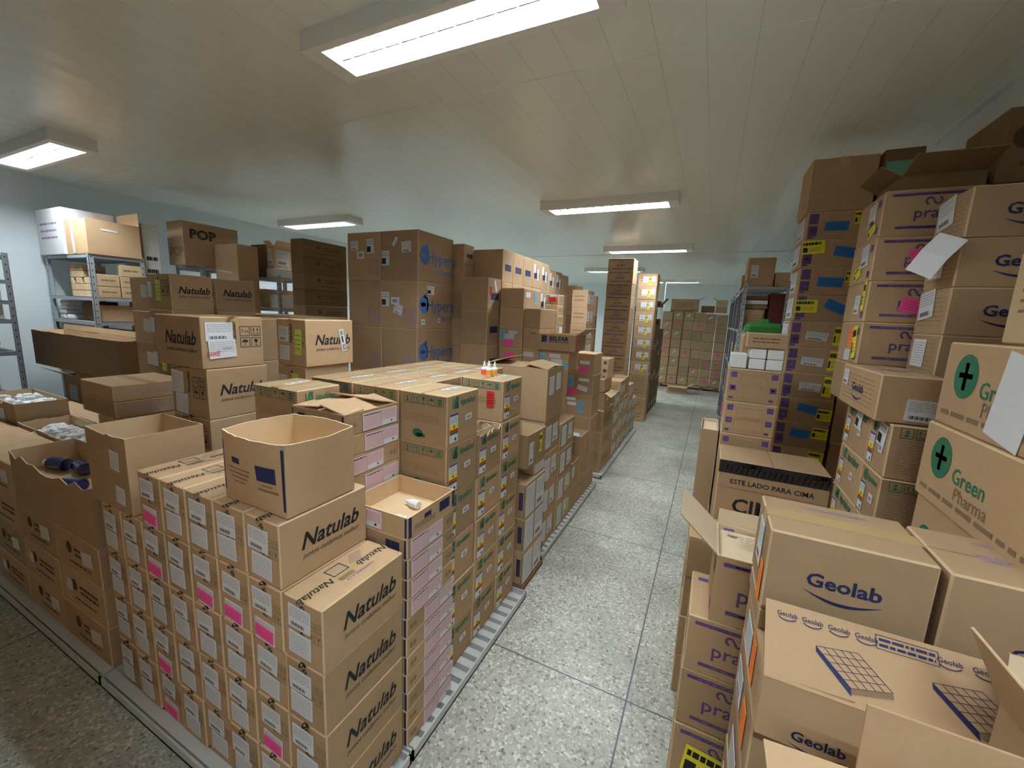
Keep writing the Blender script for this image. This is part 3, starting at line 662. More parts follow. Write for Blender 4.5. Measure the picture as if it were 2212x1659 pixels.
# white labelled carton on the far left and its neighbours
stack('none', -4.98, -4.27, .99, 1.25, levels(0, .66, 3), 'plain brown carton', 'below the white labelled bottle carton at the left edge')
open_carton(-4.95, -4.28, .99, 1.26, .662, .985, 'open carton with big white labels, full of white bottles, at the left edge', st=[('doc', 'F', .30, .45, .26, .12, 0), ('white', 'F', .36, .02, .26, .11, 1)])
mbf = MB(); mbf.box((-4.9, 1.01, .67), (-4.32, 1.24, .925), 'whitebox')
link('bottle_layer', mbf.build('bottles'), None, label='deeper white bottles filling the white labelled carton at the left edge', cat='bottles', kind='stuff')
heap(-4.85, -4.37, 1.04, 1.21, .927, 26, 5, 'dropper', 'in the white labelled carton')
stack('none', -4.85, -4.05, 1.27, 1.45, [0, .2, .4, .58], 'plain brown carton', 'under the black and white labelled carton at the left')
B('none', -4.85, -4.05, 1.27, 1.45, .58, .86, 'brown carton with black and white label between open bottle cartons at the left', [('half', 'F', .18, .2, .30, .14, 1)])
stack('none', -4.04, -3.52, 1.27, 1.48, [0, .3, .6], 'plain brown carton', 'under the flat carton behind the bottle cartons')
B('none', -4.04, -3.52, 1.27, 1.48, .60, .86, 'flat wide carton lying behind the open bottle cartons at the left')
# flat cartons
stack('none', -3.28, -3.06, 1.08, 1.45, [0, .26, .52, .78, 1.05], 'plain brown carton', 'under the two flat cartons at the left')
B('lines', -3.47, -3.05, 1.08, 1.46, 1.051, 1.147, 'lower flat carton with grey print left of the tall script logo cartons', p={'ink': 'greyw', 'n': 3})
B('lines', -3.47, -3.05, 1.08, 1.46, 1.148, 1.246, 'upper flat carton with grey print left of the tall script logo cartons', p={'ink': 'greyw', 'n': 3}, tape='x')
stack('none', -2.92, -2.46, .995, 1.42, [0, .26, .52, .74], 'plain brown carton', 'under the taped flat carton behind the front corner stack')
B('none', -2.95, -2.46, .995, 1.40, .74, 1.03, 'brown carton with shiny tape across the top behind the tall open carton', tape='y')
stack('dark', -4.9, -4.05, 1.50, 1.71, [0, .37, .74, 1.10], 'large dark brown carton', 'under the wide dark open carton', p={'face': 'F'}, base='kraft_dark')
open_carton(-5.72, -4.05, 1.50, 1.72, 1.101, 1.42, 'very wide dark open carton in front of the grey shelving at the left', base='kraft_dark', jag=.006, flaps=[('K', 5, .05)])
open_carton(-5.55, -5.0, 1.62, 1.95, .75, 1.0, 'small open carton with a white label and raised flap below the white wall', flaps=[('F', 60, .16), ('K', 10, .12)], st=[('doc', 'F', .2, .1, .2, .14, 0)])
stack('none', -5.55, -5.0, 1.62, 1.95, [0, .37, .749], 'plain brown carton', 'below the small open carton near the white wall')
stack('none', -5.32, -4.99, 1.1, 1.45, [0, .3, .6, .85], 'shadowed brown carton', 'at the far left beside the wall shelving', lambda i: [('grey', 'F', .3, .3, .15, .05, 0)] if i == 0 else [])

# ------------------------------------------------------------------ thin pink label cartons
def st_pink(i):
    k = .02 if (i % 2 == 0) else .22
    if i > 4: k = .30 if i % 3 else .33
    return [('palep', 'R', k, .06, .205, .072, 0)]
PZ = levels(Z0, .935, 11)
for i in range(11):
    n = 10-i; s = n < 2
    B('pink', -1.2, -.9, 1.07, 1.37, PZ[i], PZ[i+1], 'flat carton with pale pink label, %s below the tray in the stack beside the aisle' % ORD[n].replace('topmost', 'first').replace(' from top', ''),
      [('palep', 'R', .06 if n < 4 else .34, .06, .195, .068, 0)], p={'lab': .1 if n < 4 else .3}, group='flat pink label cartons beside the aisle', rot=rnd.uniform(-.8, .8))
open_carton(-1.2, -.9, 1.072, 1.372, .936, 1.016, 'shallow open carton tray with white bottles inside on the thin carton stack', art='pink', p={'swap': 1}, st=[('palep', 'F', .02, .08, .17, .066, 0)])
bottle('dropper', -1.01, 1.27, .941, 'white dropper bottle lying at the back of the shallow tray', -97)
bottle('pill', -1.03, 1.11, .941, 'white bottle lying at the front corner of the shallow tray', 118)
bottle('pill', -.935, 1.105, .941, 'second white bottle half hidden behind the front rim of the shallow tray', 186)
stack('none', -1.51, -1.212, 1.08, 1.378, levels(Z0, .92, 4), 'plain brown carton', 'hidden under the upper pink label cartons')
PZ = levels(.92, 1.26, 4)
for i in range(4):
    B('pink', -1.51, -1.21, 1.08, 1.378, PZ[i], PZ[i+1], 'flat carton with pale pink label, %s under the open flaps behind the bulging carton' % ['fourth', 'third', 'second', 'first'][i],
      [('palep', 'R', (.02, .33)[i % 2] if i else .3, .06, .195, .07, 0)], group='flat pink label cartons behind the bulging carton', rot=rnd.uniform(-.6, .6))
open_carton(-1.51, -1.21, 1.08, 1.378, 1.261, 1.343, 'flat carton with half open cream flaps and pale pink label behind the bulging carton', flaps=[('R', -80, .14), ('L', -84, .15), ('K', -76, .12), ('F', -86, .10)],
            inner='cream', art='pink', p={'lab': .3}, st=[('palep', 'R', .30, .06, .195, .07, 0)])
# ------------------------------------------------------------------ green logo block
HZ = levels(Z0, 1.405, 6)
hx = [(-1.212, -.955), (-1.490, -1.216), (-1.775, -1.496)]; hy = [(1.385, 1.640), (1.645, 1.887), (1.892, 2.133), (2.137, 2.40)]
hn = [['at the front corner of the block', 'in front row, middle of the block', 'in front row, left of the block'], ['in second row beside the aisle', 'in second row, middle of the block', 'in second row, left of the block'], ['in third row beside the aisle', 'in third row, middle of the block', 'in third row, left of the block'], ['rear', 'in rear row, middle of the block', 'in rear row, left of the block']]
def st_hipo(i): return [('med', 'R', .07, .07, .062, .128, 0), ('bar', 'R', .56, .42, .05, .026, 4)] 
for r_ in range(4):
    for c in range(3):
        vis = (c == 0 or r_ == 0)
        if r_ == 3 and c == 0: continue
        zs = HZ if not (c == 0 and r_ == 1) else HZ[:5]
        stf = (st_hipo if c == 0 else None)
        ss = stack('hipo', *hx[c], *hy[r_], zs, 'green logo carton', '%s' % hn[r_][c], stf, p={'recy': 1} if r_ == 0 else None, group='green logo cartons in the block beside the aisle', tape='y' if 0 else None)
        if not (c == 0 and r_ == 1):
            stick(ss[-1], (hx[c][1]-hx[c][0]-.003, hy[r_][1]-hy[r_][0]-.003, HZ[1]-HZ[0]-.0012), 'gz', 'TR', .35, .30, .13, .03, -6)
            if (c, r_) == (0, 2): stick(ss[-1], (hx[c][1]-hx[c][0]-.003, hy[r_][1]-hy[r_][0]-.003, HZ[1]-HZ[0]-.0012), 'red', 'F', .62, .35, .045, .085, 0)
open_carton(*hx[0], *hy[1], HZ[4], HZ[5]-.005, 'green logo carton with its top torn off, between two higher columns beside the aisle', art='hipo', jag=.035, st=st_hipo(0))
B('hipo', -1.806, -1.516, 1.114, 1.335, 1.18, 1.40, 'single green logo carton with top label behind the bulging open carton', [('gz', 'TR', .3, .5, .13, .03, 10)], tape='y')
stack('none', -1.806, -1.516, 1.114, 1.335, levels(Z0, 1.18, 5), 'plain brown carton', 'hidden under the single green logo carton')
for k, (x, y, kd) in enumerate(((-1.135, 2.00, 'red'), (-1.095, 1.985, 'or'), (-1.13, 2.045, 'red'), (-1.085, 2.03, 'or'))):
    bottle(kd, x, y, 1.4062, ['small white bottle with red label, nearest left of four on the green logo carton', 'small white bottle with orange label, front right of four on the green logo carton', 'small white bottle with red label, rear left of four on the green logo carton', 'small white bottle with orange label, rear right of four on the green logo carton'][k], group='small labelled bottles on the green logo carton')
# ------------------------------------------------------------------ tall script logo cartons behind
def natB(x0, x1, y0, y1, z0, z1, lab, st=(), lo='R', en='F'): return B('natulab', x0, x1, y0, y1, z0, z1, lab, st, p={'logo': lo, 'end': en}, tape='x' if lo == 'F' else None)
stack('natulab', -2.37, -2.06, 1.062, 1.352, levels(Z0, 1.2, 5), 'script logo carton', 'behind the tall open carton')
natB(-2.37, -2.06, 1.062, 1.352, 1.2, 1.44, 'large carton with script logo facing the aisle, directly behind the tall open carton', [('doc', 'F', .02, .45, .10, .11, -3), ('doc', 'F', .10, .05, .10, .10, -4)])
natB(-2.448, -2.062, 1.052, 1.338, 1.441, 1.681, 'large carton with white documents and handling symbols turned to the aisle', [('white', 'R', .06, .54, .12, .085, 0), ('inkdoc', 'R', .10, .19, .12, .085, 3, .002)], 'F', 'R')
stack('natulab', -2.052, -1.835, 1.40, 1.70, levels(0, 1.2, 5), 'script logo carton', 'hidden behind the single green logo carton')
natB(-2.05, -1.835, 1.40, 1.68, 1.2, 1.44, 'lower script logo carton with lime sticker behind the green logo block', [('doc', 'F', .04, .45, .06, .08, 0), ('lime', 'F', .5, .3, .05, .13, 0)])
natB(-2.05, -1.82, 1.40, 1.70, 1.441, 1.681, 'script logo carton with slanted white strip over its logo, behind the green logo block', [('white', 'F', .08, .52, .075, .075, -2), ('doc', 'F', .10, .12, .075, .075, -2), ('lime', 'F', .62, .25, .05, .13, -2), ('gz', 'R', .66, .78, .12, .032, -78)])
limes = lambda i: [('lime', 'F', .35, .25, .06, .14, -3), ('doc', 'F', .0, .35, .05, .1, -3)] if i < 5 else []
stack('natulab', -3.54, -3.25, 1.50, 1.76, levels(0, 1.92, 8), 'script logo carton', 'in the column of lime stickers', limes, group='script logo cartons in the tall rear columns')
stack('natulab', -3.66, -3.36, 1.84, 2.13, levels(0, 1.92, 8), 'script logo carton', 'in the tall column right of the lime sticker column', group='script logo cartons in the tall rear columns')
stack('dark', -3.83, -3.57, 1.52, 1.78, levels(0, 1.9, 8), 'dark brown carton', 'left of the lime sticker column', lambda i: [('grey', 'F', .55, .4, .09, .09, -4)])
stack('none', -3.9, -2.95, 2.2, 2.7, levels(0, 1.66, 5), 'wide plain carton', 'left of the blue logo tower')
B('none', -2.96, -2.47, 1.45, 1.95, 1.40, 1.66, 'wide plain carton whose top shows behind the document carton')
stack('none', -2.96, -2.47, 1.45, 1.95, levels(0, 1.40, 5), 'plain brown carton', 'hidden behind the document carton')
# ------------------------------------------------------------------ blue logo tower
def st_hyA(i): return {0: [('white', 'F', .12, .62, .085, .08, 2), ('half', 'F', .60, .55, .085, .12, 3), ('bar', 'F', .3, .45, .085, .06, 2)]}.get(i, [])
def st_hyB(i): return {0: [('white', 'F', .58, .55, .10, .085, 4), ('half', 'F', .02, .3, .085, .12, 0), ('plain', 'F', .30, .72, .03, .08, -35)],
                       1: [('half', 'F', .02, .45, .085, .12, 0), ('bar', 'F', .28, .50, .09, .06, -2), ('white', 'F', .34, .33, .09, .08, -15), ('half', 'R', .24, .74, .1, .07, 0), ('bar', 'R', .1, .10, .045, .045, 0), ('bar', 'R', .55, .14, .04, .045, 0)]}.get(i, [])
hyz = levels(0, 2.393, 6)
stack('hypera', -2.595, -2.2, 2.74, 3.24, hyz, 'large blue logo carton', 'in the right column of the high tower', st_hyB, group='large blue logo cartons in the high tower')
stack('hypera', -2.985, -2.60, 2.74, 3.24, hyz, 'large carton with blue logo', 'in the left column of the high tower', st_hyA, group='large blue logo cartons in the high tower')
# dark tower beside shelving
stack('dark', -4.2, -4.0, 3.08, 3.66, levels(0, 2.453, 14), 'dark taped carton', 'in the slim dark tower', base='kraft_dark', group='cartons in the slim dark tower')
# ------------------------------------------------------------------ navy block cartons
stack('neo', -2.32, -2.1, 3.27, 3.44, [0]+[.201+.247*i for i in range(1)]+[.448, .695, .942, 1.189, 1.436, 1.69, 1.936, 2.184, 2.366], 'narrow carton with navy print block', 'right of the blue logo tower', lambda i: [('red', 'R', .2, .6, .02, .06, 0), ('plain', 'R', .6, .45, .1, .035, 25)] if i == 2 else [], group='narrow navy print cartons')
stack('neo', -2.08, -1.8, 3.20, 3.44, levels(0, 2.064, 7), 'carton with navy print block', 'in the column before the long row', lambda i: [('plain', 'R', .55, .6, .03, .1, 20), ('red', 'R', .12, .5, .03, .07, 0)] if i == 0 else [], group='navy print cartons in the long high row')
for c, y0 in enumerate((3.452, 3.674, 3.91, 4.15, 4.39, 4.63, 4.87)):
    top = 2.341 if c < 5 else 2.30
    stack('neo', -2.25, -1.8, y0, y0+(.218 if c == 0 else .232), levels(0, top, 8), 'carton with navy print block', 'in column %s of the long high row' % ['one', 'two', 'three', 'four', 'five', 'six', 'seven'][c],
          (lambda c: lambda i: [('plain', 'R', .12, .55, .05, .09, 0), ('plain', 'R', .55, .3, .04, .12, 0)] if (c > 2 and i < 3) else [])(c), group='navy print cartons in the long high row')
B('none', -2.2, -1.82, 5.13, 5.42, 2.04, 2.29, 'brown carton with drooping flap at the far end of the long high row')
stack('none', -2.2, -1.82, 5.13, 5.42, levels(0, 2.04, 7), 'plain brown carton', 'at the far end of the long high row')
# ------------------------------------------------------------------ cartons behind the big plain carton
U = lambda *a, **k: B(*a, **k)
stack('none', -1.79, -1.55, 3.41, 3.8, levels(0, 1.455, 6)+[1.637, 1.812, 1.99], 'brown carton', 'in the stack behind the bottles, left column',
      lambda i: {0: [('sky', 'R', .6, .25, .05, .12, 0), ('plain', 'R', .1, .55, .1, .05, 0)], 2: [('sky', 'F', .04, .35, .055, .1, 0), ('doc', 'F', .42, .68, .09, .03, 0), ('doc', 'F', .25, .4, .1, .05, 0), ('pink', 'F', .2, .05, .1, .06, 0)], 3: [('pink', 'F', .25, .55, .1, .06, 0), ('doc', 'F', .3, .15, .1, .04, 0)]}.get(i, []), group='cartons in the mixed stack behind the bottles')
stack('none', -1.545, -1.38, 3.41, 3.8, levels(0, 1.457, 6)+[1.637, 1.815], 'brown carton', 'in the stack behind the bottles, middle column',
      lambda i: {2: [('doc', 'F', .05, .7, .1, .04, 0), ('pink', 'F', .2, .2, .1, .06, 0)]}.get(i, []), group='cartons in the mixed stack behind the bottles')
stack('none', -1.375, -1.26, 3.41, 3.72, levels(0, 1.29, 5), 'narrow brown carton', 'below the long lettered carton')
stack('none', -1.375, -1.10, 3.41, 3.72, [1.29, 1.457], 'brown carton', 'directly below the long lettered carton',
      lambda i: {0: [('sky', 'F', .02, .1, .055, .12, 0), ('doc', 'F', .35, .62, .1, .035, 0), ('doc', 'F', .42, .2, .1, .06, 0), ('sky', 'F', .8, .1, .05, .06, 0)]}.get(i, []), group='cartons in the mixed stack behind the bottles')
open_carton(-1.405, -1.035, 3.38, 3.70, 1.459, 1.60, 'open brown carton with dark square lettering lying on the labelled cartons beside the aisle', art='belfar', flaps=[('R', 55, .1), ('L', 80, .07)], st=[('pink', 'R', .2, .1, .03, .12, 0)])
stack('lines', -1.69, -1.545, 4.3, 4.5, levels(0, 1.55, 8)+[1.66, 1.77, 1.88, 1.99], 'small tan carton', 'in the slim tan stack right of the mixed stack', lambda i: [('red', 'F', .3, .2, .08, .06, 8), ('plain', 'F', .3, .72, .08, .03, 0)] if i == 0 else ([('plain', 'R', .4, .1, .1, .08, 0)] if i == 3 else []), p={'face': 'R', 'n': 2}, group='small tan cartons')
stack('lines', -1.62, -1.42, 5.0, 5.3, levels(0, 2.09, 10), 'tan carton with white side labels', 'in the tall tan column farther along', lambda i: [('white', 'R', .05, .2, .1, .12, 0), ('white', 'R', .55, .2, .1, .12, 0)], p={'face': 'F', 'n': 2}, group='tall tan column cartons')
stack('none', -2.1, -1.7, 6.2, 6.6, levels(0, 2.1, 7), 'brown carton', 'in the distant column behind the tan one')
stack('none', -2.6, -2.2, 7.0, 7.4, levels(0, 2.3, 7), 'brown carton', 'in the most distant column left of the dark purple tower')
# ------------------------------------------------------------------ aisle side, beyond the green logo block
def st_doc(i): return [('doc', 'R', .1, .15, .11, .16, 0), ('white', 'R', .55, .25, .10, .13, 2)]
stack('lines', -1.265, -.97, 2.58, 2.90, levels(Z0, 1.03, 4), 'brown papered carton', 'under the big plain carton beside the aisle', st_doc, p={'face': 'F', 'n': 1}, group='white papered cartons beside the aisle')
open_carton(-1.46, -.965, 2.575, 2.905, 1.031, 1.392, 'big plain carton with loosely closed top behind the four small bottles', flaps=[('L', -72, .2), ('K', -86, .17), ('R', -80, .18), ('F', -84, .17)], inner='kraft_in', st=[('doc', 'R', .12, .5, .09, .13, 0), ('doc', 'R', .55, .55, .09, .12, 4)])
stack('lines', -1.25, -.965, 2.915, 3.28, levels(Z0, .94, 4), 'brown carton with white side papers', 'just past the big plain carton', lambda i: st_doc(i)+([('lime', 'R', .78, .3, .05, .1, 0)] if i > 1 else []), p={'face': 'F', 'n': 1}, group='white papered cartons beside the aisle')
stack('pink', -1.05, -.925, 2.2, 2.53, [.03, .27, .49, .72], 'narrow navy band carton', 'just past the green logo block', lambda i: [('doc', 'R', .03, .04, .14, .2, 0), ('white', 'R', .52, .04, .14, .2, 0)], group='narrow navy band cartons')
mbw = MB(); mbw.box((-1.06, 2.19, 0), (-.91, 2.54, .029), 'wood'); link('wooden_board', mbw.build('board'), None, label='small dark wooden board under the narrow navy band cartons', cat='board')
B('lines', -1.06, -.94, 2.36, 2.55, .722, .80, 'small carton with navy corner on the narrow papered cartons', [('doc', 'R', .05, .1, .16, .06, 0)])
open_carton(-1.13, -.94, 2.24, 2.53, .802, 1.02, 'open carton with yellow sticker leaning out beside the aisle', st=[('yellow', 'R', .62, .3, .04, .13, 0), ('white', 'R', .1, .1, .06, .14, 0)], rot=-2)
stack('none', -1.25, -.97, 3.30, 3.53, levels(Z0, .26, 1), 'brown carton', 'below the nearer open bottle carton beside the aisle')
open_carton(-1.25, -.97, 3.30, 3.53, .262, .49, 'open carton heaped with white bottles, nearer one beside the aisle', st=[('doc', 'R', .1, .4, .06, .1, 0), ('orange', 'R', .8, .5, .03, .06, 0)])
stack('none', -1.25, -.97, 3.54, 3.80, levels(Z0, .44, 2), 'brown carton', 'below the farther open bottle carton beside the aisle')
open_carton(-1.25, -.97, 3.54, 3.80, .442, .68, 'open carton of white bottles with dark lettering, farther one beside the aisle', art='lines', p={'face': 'F', 'ink': 'black'}, st=[('orange', 'R', .5, .3, .05, .07, 0)])
mbf = MB(); mbf.box((-1.24, 3.31, .27), (-.98, 3.52, .42), 'whitebox'); link('bottle_layer', mbf.build('b'), None, label='deeper white bottles in the nearer open bottle carton', cat='bottles', kind='stuff')
mbf = MB(); mbf.box((-1.24, 3.55, .45), (-.98, 3.79, .61), 'whitebox'); link('bottle_layer', mbf.build('b'), None, label='deeper white bottles in the farther open bottle carton', cat='bottles', kind='stuff')
heap(-1.21, -1.01, 3.34, 3.49, .422, 22, 8, 'pill', 'in the nearer open carton beside the aisle', .05)
heap(-1.21, -1.01, 3.58, 3.76, .612, 9, 9, 'pill', 'in the farther open carton beside the aisle', .02)
stkC = {0: [('sky', 'F', .02, .35, .06, .13, 0), ('doc', 'F', .25, .28, .09, .035, -32), ('plain', 'F', .45, .48, .1, .035, 0), ('pink', 'F', .45, .06, .10, .05, 12, .002)],
        1: [('sky', 'F', .04, .35, .055, .12, -4), ('doc', 'F', .4, .3, .1, .045, -14), ('plain', 'F', .45, .68, .1, .03, 0), ('pink', 'F', .03, .04, .10, .05, 0)],
        2: [('sky', 'F', .5, .2, .055, .11, 2), ('plain', 'F', .04, .72, .09, .03, 0), ('plain', 'F', .08, .48, .09, .035, 0)]}
stack('none', -1.235, -.97, 3.82, 4.1, levels(Z0, .80, 4)+[1.01, 1.215, 1.42], 'brown carton with blue and pink stickers', 'in the aisle side sticker stack', lambda i: stkC.get(i, []), group='sticker covered cartons')
stack('lines', -1.25, -.97, 4.37, 4.85, levels(Z0, .76, 3), 'carton with black handling symbols', 'in the stack beyond the sticker covered one', p={'face': 'R', 'icons': 1, 'ink': 'black'}, group='black symbol cartons')
open_carton(-1.27, -.98, 4.40, 4.72, .762, .95, 'small open carton with a white slip on the black symbol cartons', flaps=[('R', 120, .08)], st=[('plain', 'R', .4, .4, .06, .05, 20)])
B('none', -1.28, -1.0, 4.42, 4.8, .952, 1.1, 'small dark carton below the purple marked carton beside the aisle')
open_carton(-1.26, -.98, 4.45, 4.75, 1.101, 1.32, 'pale carton with purple squares and open top beside the aisle', base='kraft_in', art='icons')
for (y0, y1, t, d) in ((4.9, 5.2, .87, 'first'), (5.22, 5.52, .98, 'second'), (5.55, 5.88, .74, 'third'), (5.92, 6.25, .84, 'fourth'), (6.3, 6.6, .58, 'fifth')):
    stack('lines', -1.22, -.97, y0, y1, levels(Z0, t, max(2, round(t/.22))), 'papered carton', 'in the %s low stack past the black symbols' % d, lambda i: [('doc', 'R', .15, .2, .1, .12, 0), ('white', 'R', .6, .3, .09, .1, 0)], p={'face': 'F'}, group='low papered cartons down the aisle')
open_carton(-1.2, -.98, 5.56, 5.86, .742, .98, 'small open carton with white square label down the aisle', st=[('plain', 'F', .3, .3, .06, .06, 0)])
# tall purple towers
stack('prati', -1.60, -1.20, 6.65, 7.0, levels(0, 2.69, 14), 'carton with purple bars', 'in the tall dark tower at mid aisle', group='purple bar cartons in the tall dark tower')
stT2 = lambda i: [('white', 'F', .25, .3, .10, .10, 0), ('yellow', 'F', .55, .2, .05, .10, 0), ('doc', 'F', .7, .35, .07, .09, 6)] if i < 8 else []
stack('lines', -1.225, -.915, 7.3, 7.62, levels(0, 2.53, 12), 'carton with yellow stickers', 'in the tall aisle edge tower', stT2, p={'face': 'F', 'n': 2}, base='kraft', group='stickered cartons in the tall aisle tower')
for k, (y0, t) in enumerate(((7.66, 2.0), (8.0, 1.7), (8.35, 1.8), (8.7, 1.5), (9.05, 1.6))):
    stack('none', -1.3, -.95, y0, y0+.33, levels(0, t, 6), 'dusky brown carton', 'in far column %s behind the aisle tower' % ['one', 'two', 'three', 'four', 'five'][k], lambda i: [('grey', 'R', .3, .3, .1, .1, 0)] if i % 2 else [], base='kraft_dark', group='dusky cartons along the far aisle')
open_carton(-1.1, -.85, 7.68, 7.95, 2.001, 2.06, 'shallow open carton with raised flap on the far column', base='kraft_dark', flaps=[('R', 40, .12), ('F', 70, .1)])

# unseen carton piles added behind the camera to shade the left corner
stack('none', -1.80, -1.27, -.72, .04, levels(0, 2.3, 7), 'plain brown carton', 'in the unseen shade pile added behind the camera, left')
stack('none', -1.265, -.73, -.72, .04, levels(0, 2.3, 7), 'plain brown carton', 'in the unseen shade pile added behind the camera, right')
stack('none', -2.75, -1.86, -.65, .0, levels(0, 2.3, 7), 'plain brown carton', 'in the added shade pile at near left, right half')  # added out of view to keep bounced light off the left floor
stack('none', -3.65, -2.76, -.65, .0, levels(0, 2.3, 7), 'plain brown carton', 'in the added shade pile at near left, left half')
# ================================================================== FAR END
for c in range(6):
    x0 = -1.25+.262*c
    dz = ((0, .0), (1, .02), (2, .01), (3, -.01), (4, -.035), (5, -.05))[c][1]
    def stf(i, c=c):
        r = random.Random(c*17+i*5)
        k = r.random()
        return [('pink', 'F', .3, .5, .09, .06, 0)] if k > .85 else [('green', 'F', .5, .4, .06, .06, 0)] if k > .76 else [('grey', 'F', .35, .4, .1, .04, 35)] if k > .5 else []
    stack('edge', x0, x0+.252, 11.8, 12.1, levels(.1, 2.03+dz, 8), 'square carton', 'in column %s of the end wall of cartons' % ['one', 'two', 'three', 'four', 'five', 'six'][c], stf, group='square cartons in the wall at the aisle end', jx=.006)
mb = MB(); mb.box((-.785, -.16, 0), (.785, .16, .02), 'wood'); mb.box((-.785, -.16, .08), (.785, .16, .099), 'wood')
for x in (-.74, -.3, .3, .66): mb.box((x, -.16, .02), (x+.08, .16, .08), 'wood')
link('wooden_pallet', mb.build('pallet'), None, (-.467, 11.95, 0), label='dark wooden pallet under the carton wall at the aisle end', cat='pallet')
open_carton(-1.08, -.40, 11.85, 12.08, 2.032, 2.36, 'large pale carton lying on the carton wall at the aisle end', flaps=[('R', 60, .12)], art='lines', p={'face': 'F'})
B('none', -.34, -.02, 11.85, 12.08, 2.032, 2.2, 'small dark carton right of the pale one on the carton wall', base='kraft_dark')
open_carton(.0, .26, 11.6, 12.0, 2.032, 2.34, 'tan carton with open flaps at the right end of the carton wall', flaps=[('F', 150, .2), ('L', 60, .1)])
open_carton(-.88, -.42, 10.9, 11.2, 0, .17, 'low open carton on the floor at the aisle end', flaps=[('R', 60, .15), ('F', 110, .06)])
open_carton(.34, .60, 11.4, 11.7, 0, .3, 'dark carton on the floor at the far right of the aisle', base='kraft_dark')

# ================================================================== LEFT SHELVING
def shelf_unit(x0, x1, y0, y1, zs, label, ztop=None, mt='steel', mid=None):
    root = link('shelving_unit', None, None, ((x0+x1)/2, (y0+y1)/2, 0), label=label, cat='shelf'); w, d = x1-x0, y1-y0; ztop = ztop or zs[-1]+.02
    def post(x, y, sx, sy):
        mb = MB(); mb.box((0, 0, 0), (sx*.035, sy*.003, ztop), mt); mb.box((0, 0, 0), (sx*.003, sy*.035, ztop), mt)
        for i in range(int(ztop/.06)):
            z = .05+i*.06
            mb.box((sx*.014, -sy*.0006, z), (sx*.021, 0, z+.014), 'darkvoid'); mb.box((-sx*.0006, sy*.014, z), (0, sy*.021, z+.014), 'darkvoid')
        link('post', mb.build('post'), root, (x, y, 0))
    for x, sx in ((-w/2, 1), (w/2, -1)):
        for y, sy in ((-d/2, 1), (d/2, -1)): post(x, y, sx, sy)
    for z in zs:
        mb = MB(); mb.box((-w/2+.004, -d/2+.004, -.002), (w/2-.004, d/2-.004, 0), mt)
        for a_, b_ in (((-w/2+.004, -d/2+.004), (w/2-.004, -d/2+.006)), ((-w/2+.004, d/2-.006), (w/2-.004, d/2-.004)), ((-w/2+.004, -d/2+.004), (-w/2+.006, d/2-.004)), ((w/2-.006, -d/2+.004), (w/2-.004, d/2-.004))):
            mb.box((a_[0], a_[1], -.03), (b_[0], b_[1], 0), mt)
        link('shelf_board', mb.build('board'), root, (0, 0, z))
    return root
shelf_unit(-5.98, -5.054, 1.735, 2.14, [.35, .8, 1.17, 1.515, 1.74, 2.12], 'grey steel shelving with tan cartons against the white left wall')
zt = 2.121
B('lines', -6.03, -5.47, 1.72, 2.10, zt, zt+.42, 'tall white carton with blue print on top of the left grey shelving', base='whitebox', p={'face': 'F', 'ink': 'lav', 'n': 3})
open_carton(-5.462, -5.04, 1.735, 2.12, zt, zt+.30, 'tan open carton with taped edge on top of the left grey shelving', flaps=[('K', 0, .12)], st=[('plain', 'R', .25, .72, .12, .014, -3), ('grey', 'F', .3, .02, .05, .28, 2)])
B('lines', -5.5, -5.1, 2.16, 2.30, 1.4, 2.47, 'white carton with dark marks behind the tan open carton', base='whitebox', p={'ink': 'black'})
stack('none', -5.5, -5.1, 2.16, 2.30, levels(0, 1.4, 4), 'white carton', 'behind the left grey shelving', base='whitebox')
k = 0
for r_, z in enumerate((1.741, 1.801, 1.861, 1.921, 1.981)):
    for c in range(9):
        if r_ > 2 and c > 4: continue
        if r_ == 2 and c % 3 == 1: continue
        x = -5.62+.056*c
        B('none', x, x+.054, 1.78, 1.95, z, z+.058, 'tiny tan box in the pile on the upper left shelf', base='kraft_in', group='tiny tan boxes piled on the upper left shelf', seam=None, name='small_box')
for z, n in ((1.741, 0), (1.871, 0), (2.0, 1)):
    B('lines', -5.10, -5.06, 1.79, 1.93, z, z+.127, 'x', p={'face': 'R', 'n': 1}, name='small_box') if 0 else None
for i, (y0, y1, z0, z1) in enumerate(((1.78, 1.94, 1.741, 1.84), (1.78, 1.94, 1.842, 1.95), (1.945, 2.12, 1.741, 1.84), (1.945, 2.12, 1.842, 1.94), (1.945, 2.12, 1.942, 2.05))):
    B('lines', -5.11, -5.06, y0, y1, z0, z1, 'small tan carton on the upper left shelf facing the aisle, ' + ['lower left one', 'upper left one', 'lowest of the right three', 'middle of the right three', 'top of the right three'][i], p={'face': 'R', 'n': 1}, base='kraft_in', group='small tan cartons facing the aisle on the upper shelf')
for i in range(5):
    mb = MB(); mb.chbox(.11, .2, .045, 'whitebox', .012); link('white_packet', mb.build('packet'), None, (-5.85+.012*i, 1.86, 1.518+.046*(i if i < 4 else 0)+(0 if i < 4 else 0)) if i < 4 else (-5.70, 1.86, 1.518), (0, 0, R(5*i)), 'white plastic packet in the pile on the third left shelf', 'packet', 'white packets on the third left shelf')
B('none', -5.5, -5.3, 1.8, 2.0, 1.518, 1.70, 'dark grey carton on the third left shelf', base='kraft_dark'); B('none', -5.28, -5.1, 1.8, 2.1, 1.518, 1.67, 'dim brown carton at the right of the third left shelf')
open_carton(-5.95, -5.08, 1.76, 2.12, 1.172, 1.42, 'long brown carton with red mark on the fourth left shelf', st=[('red', 'R', .4, .6, .03, .03, 0)])
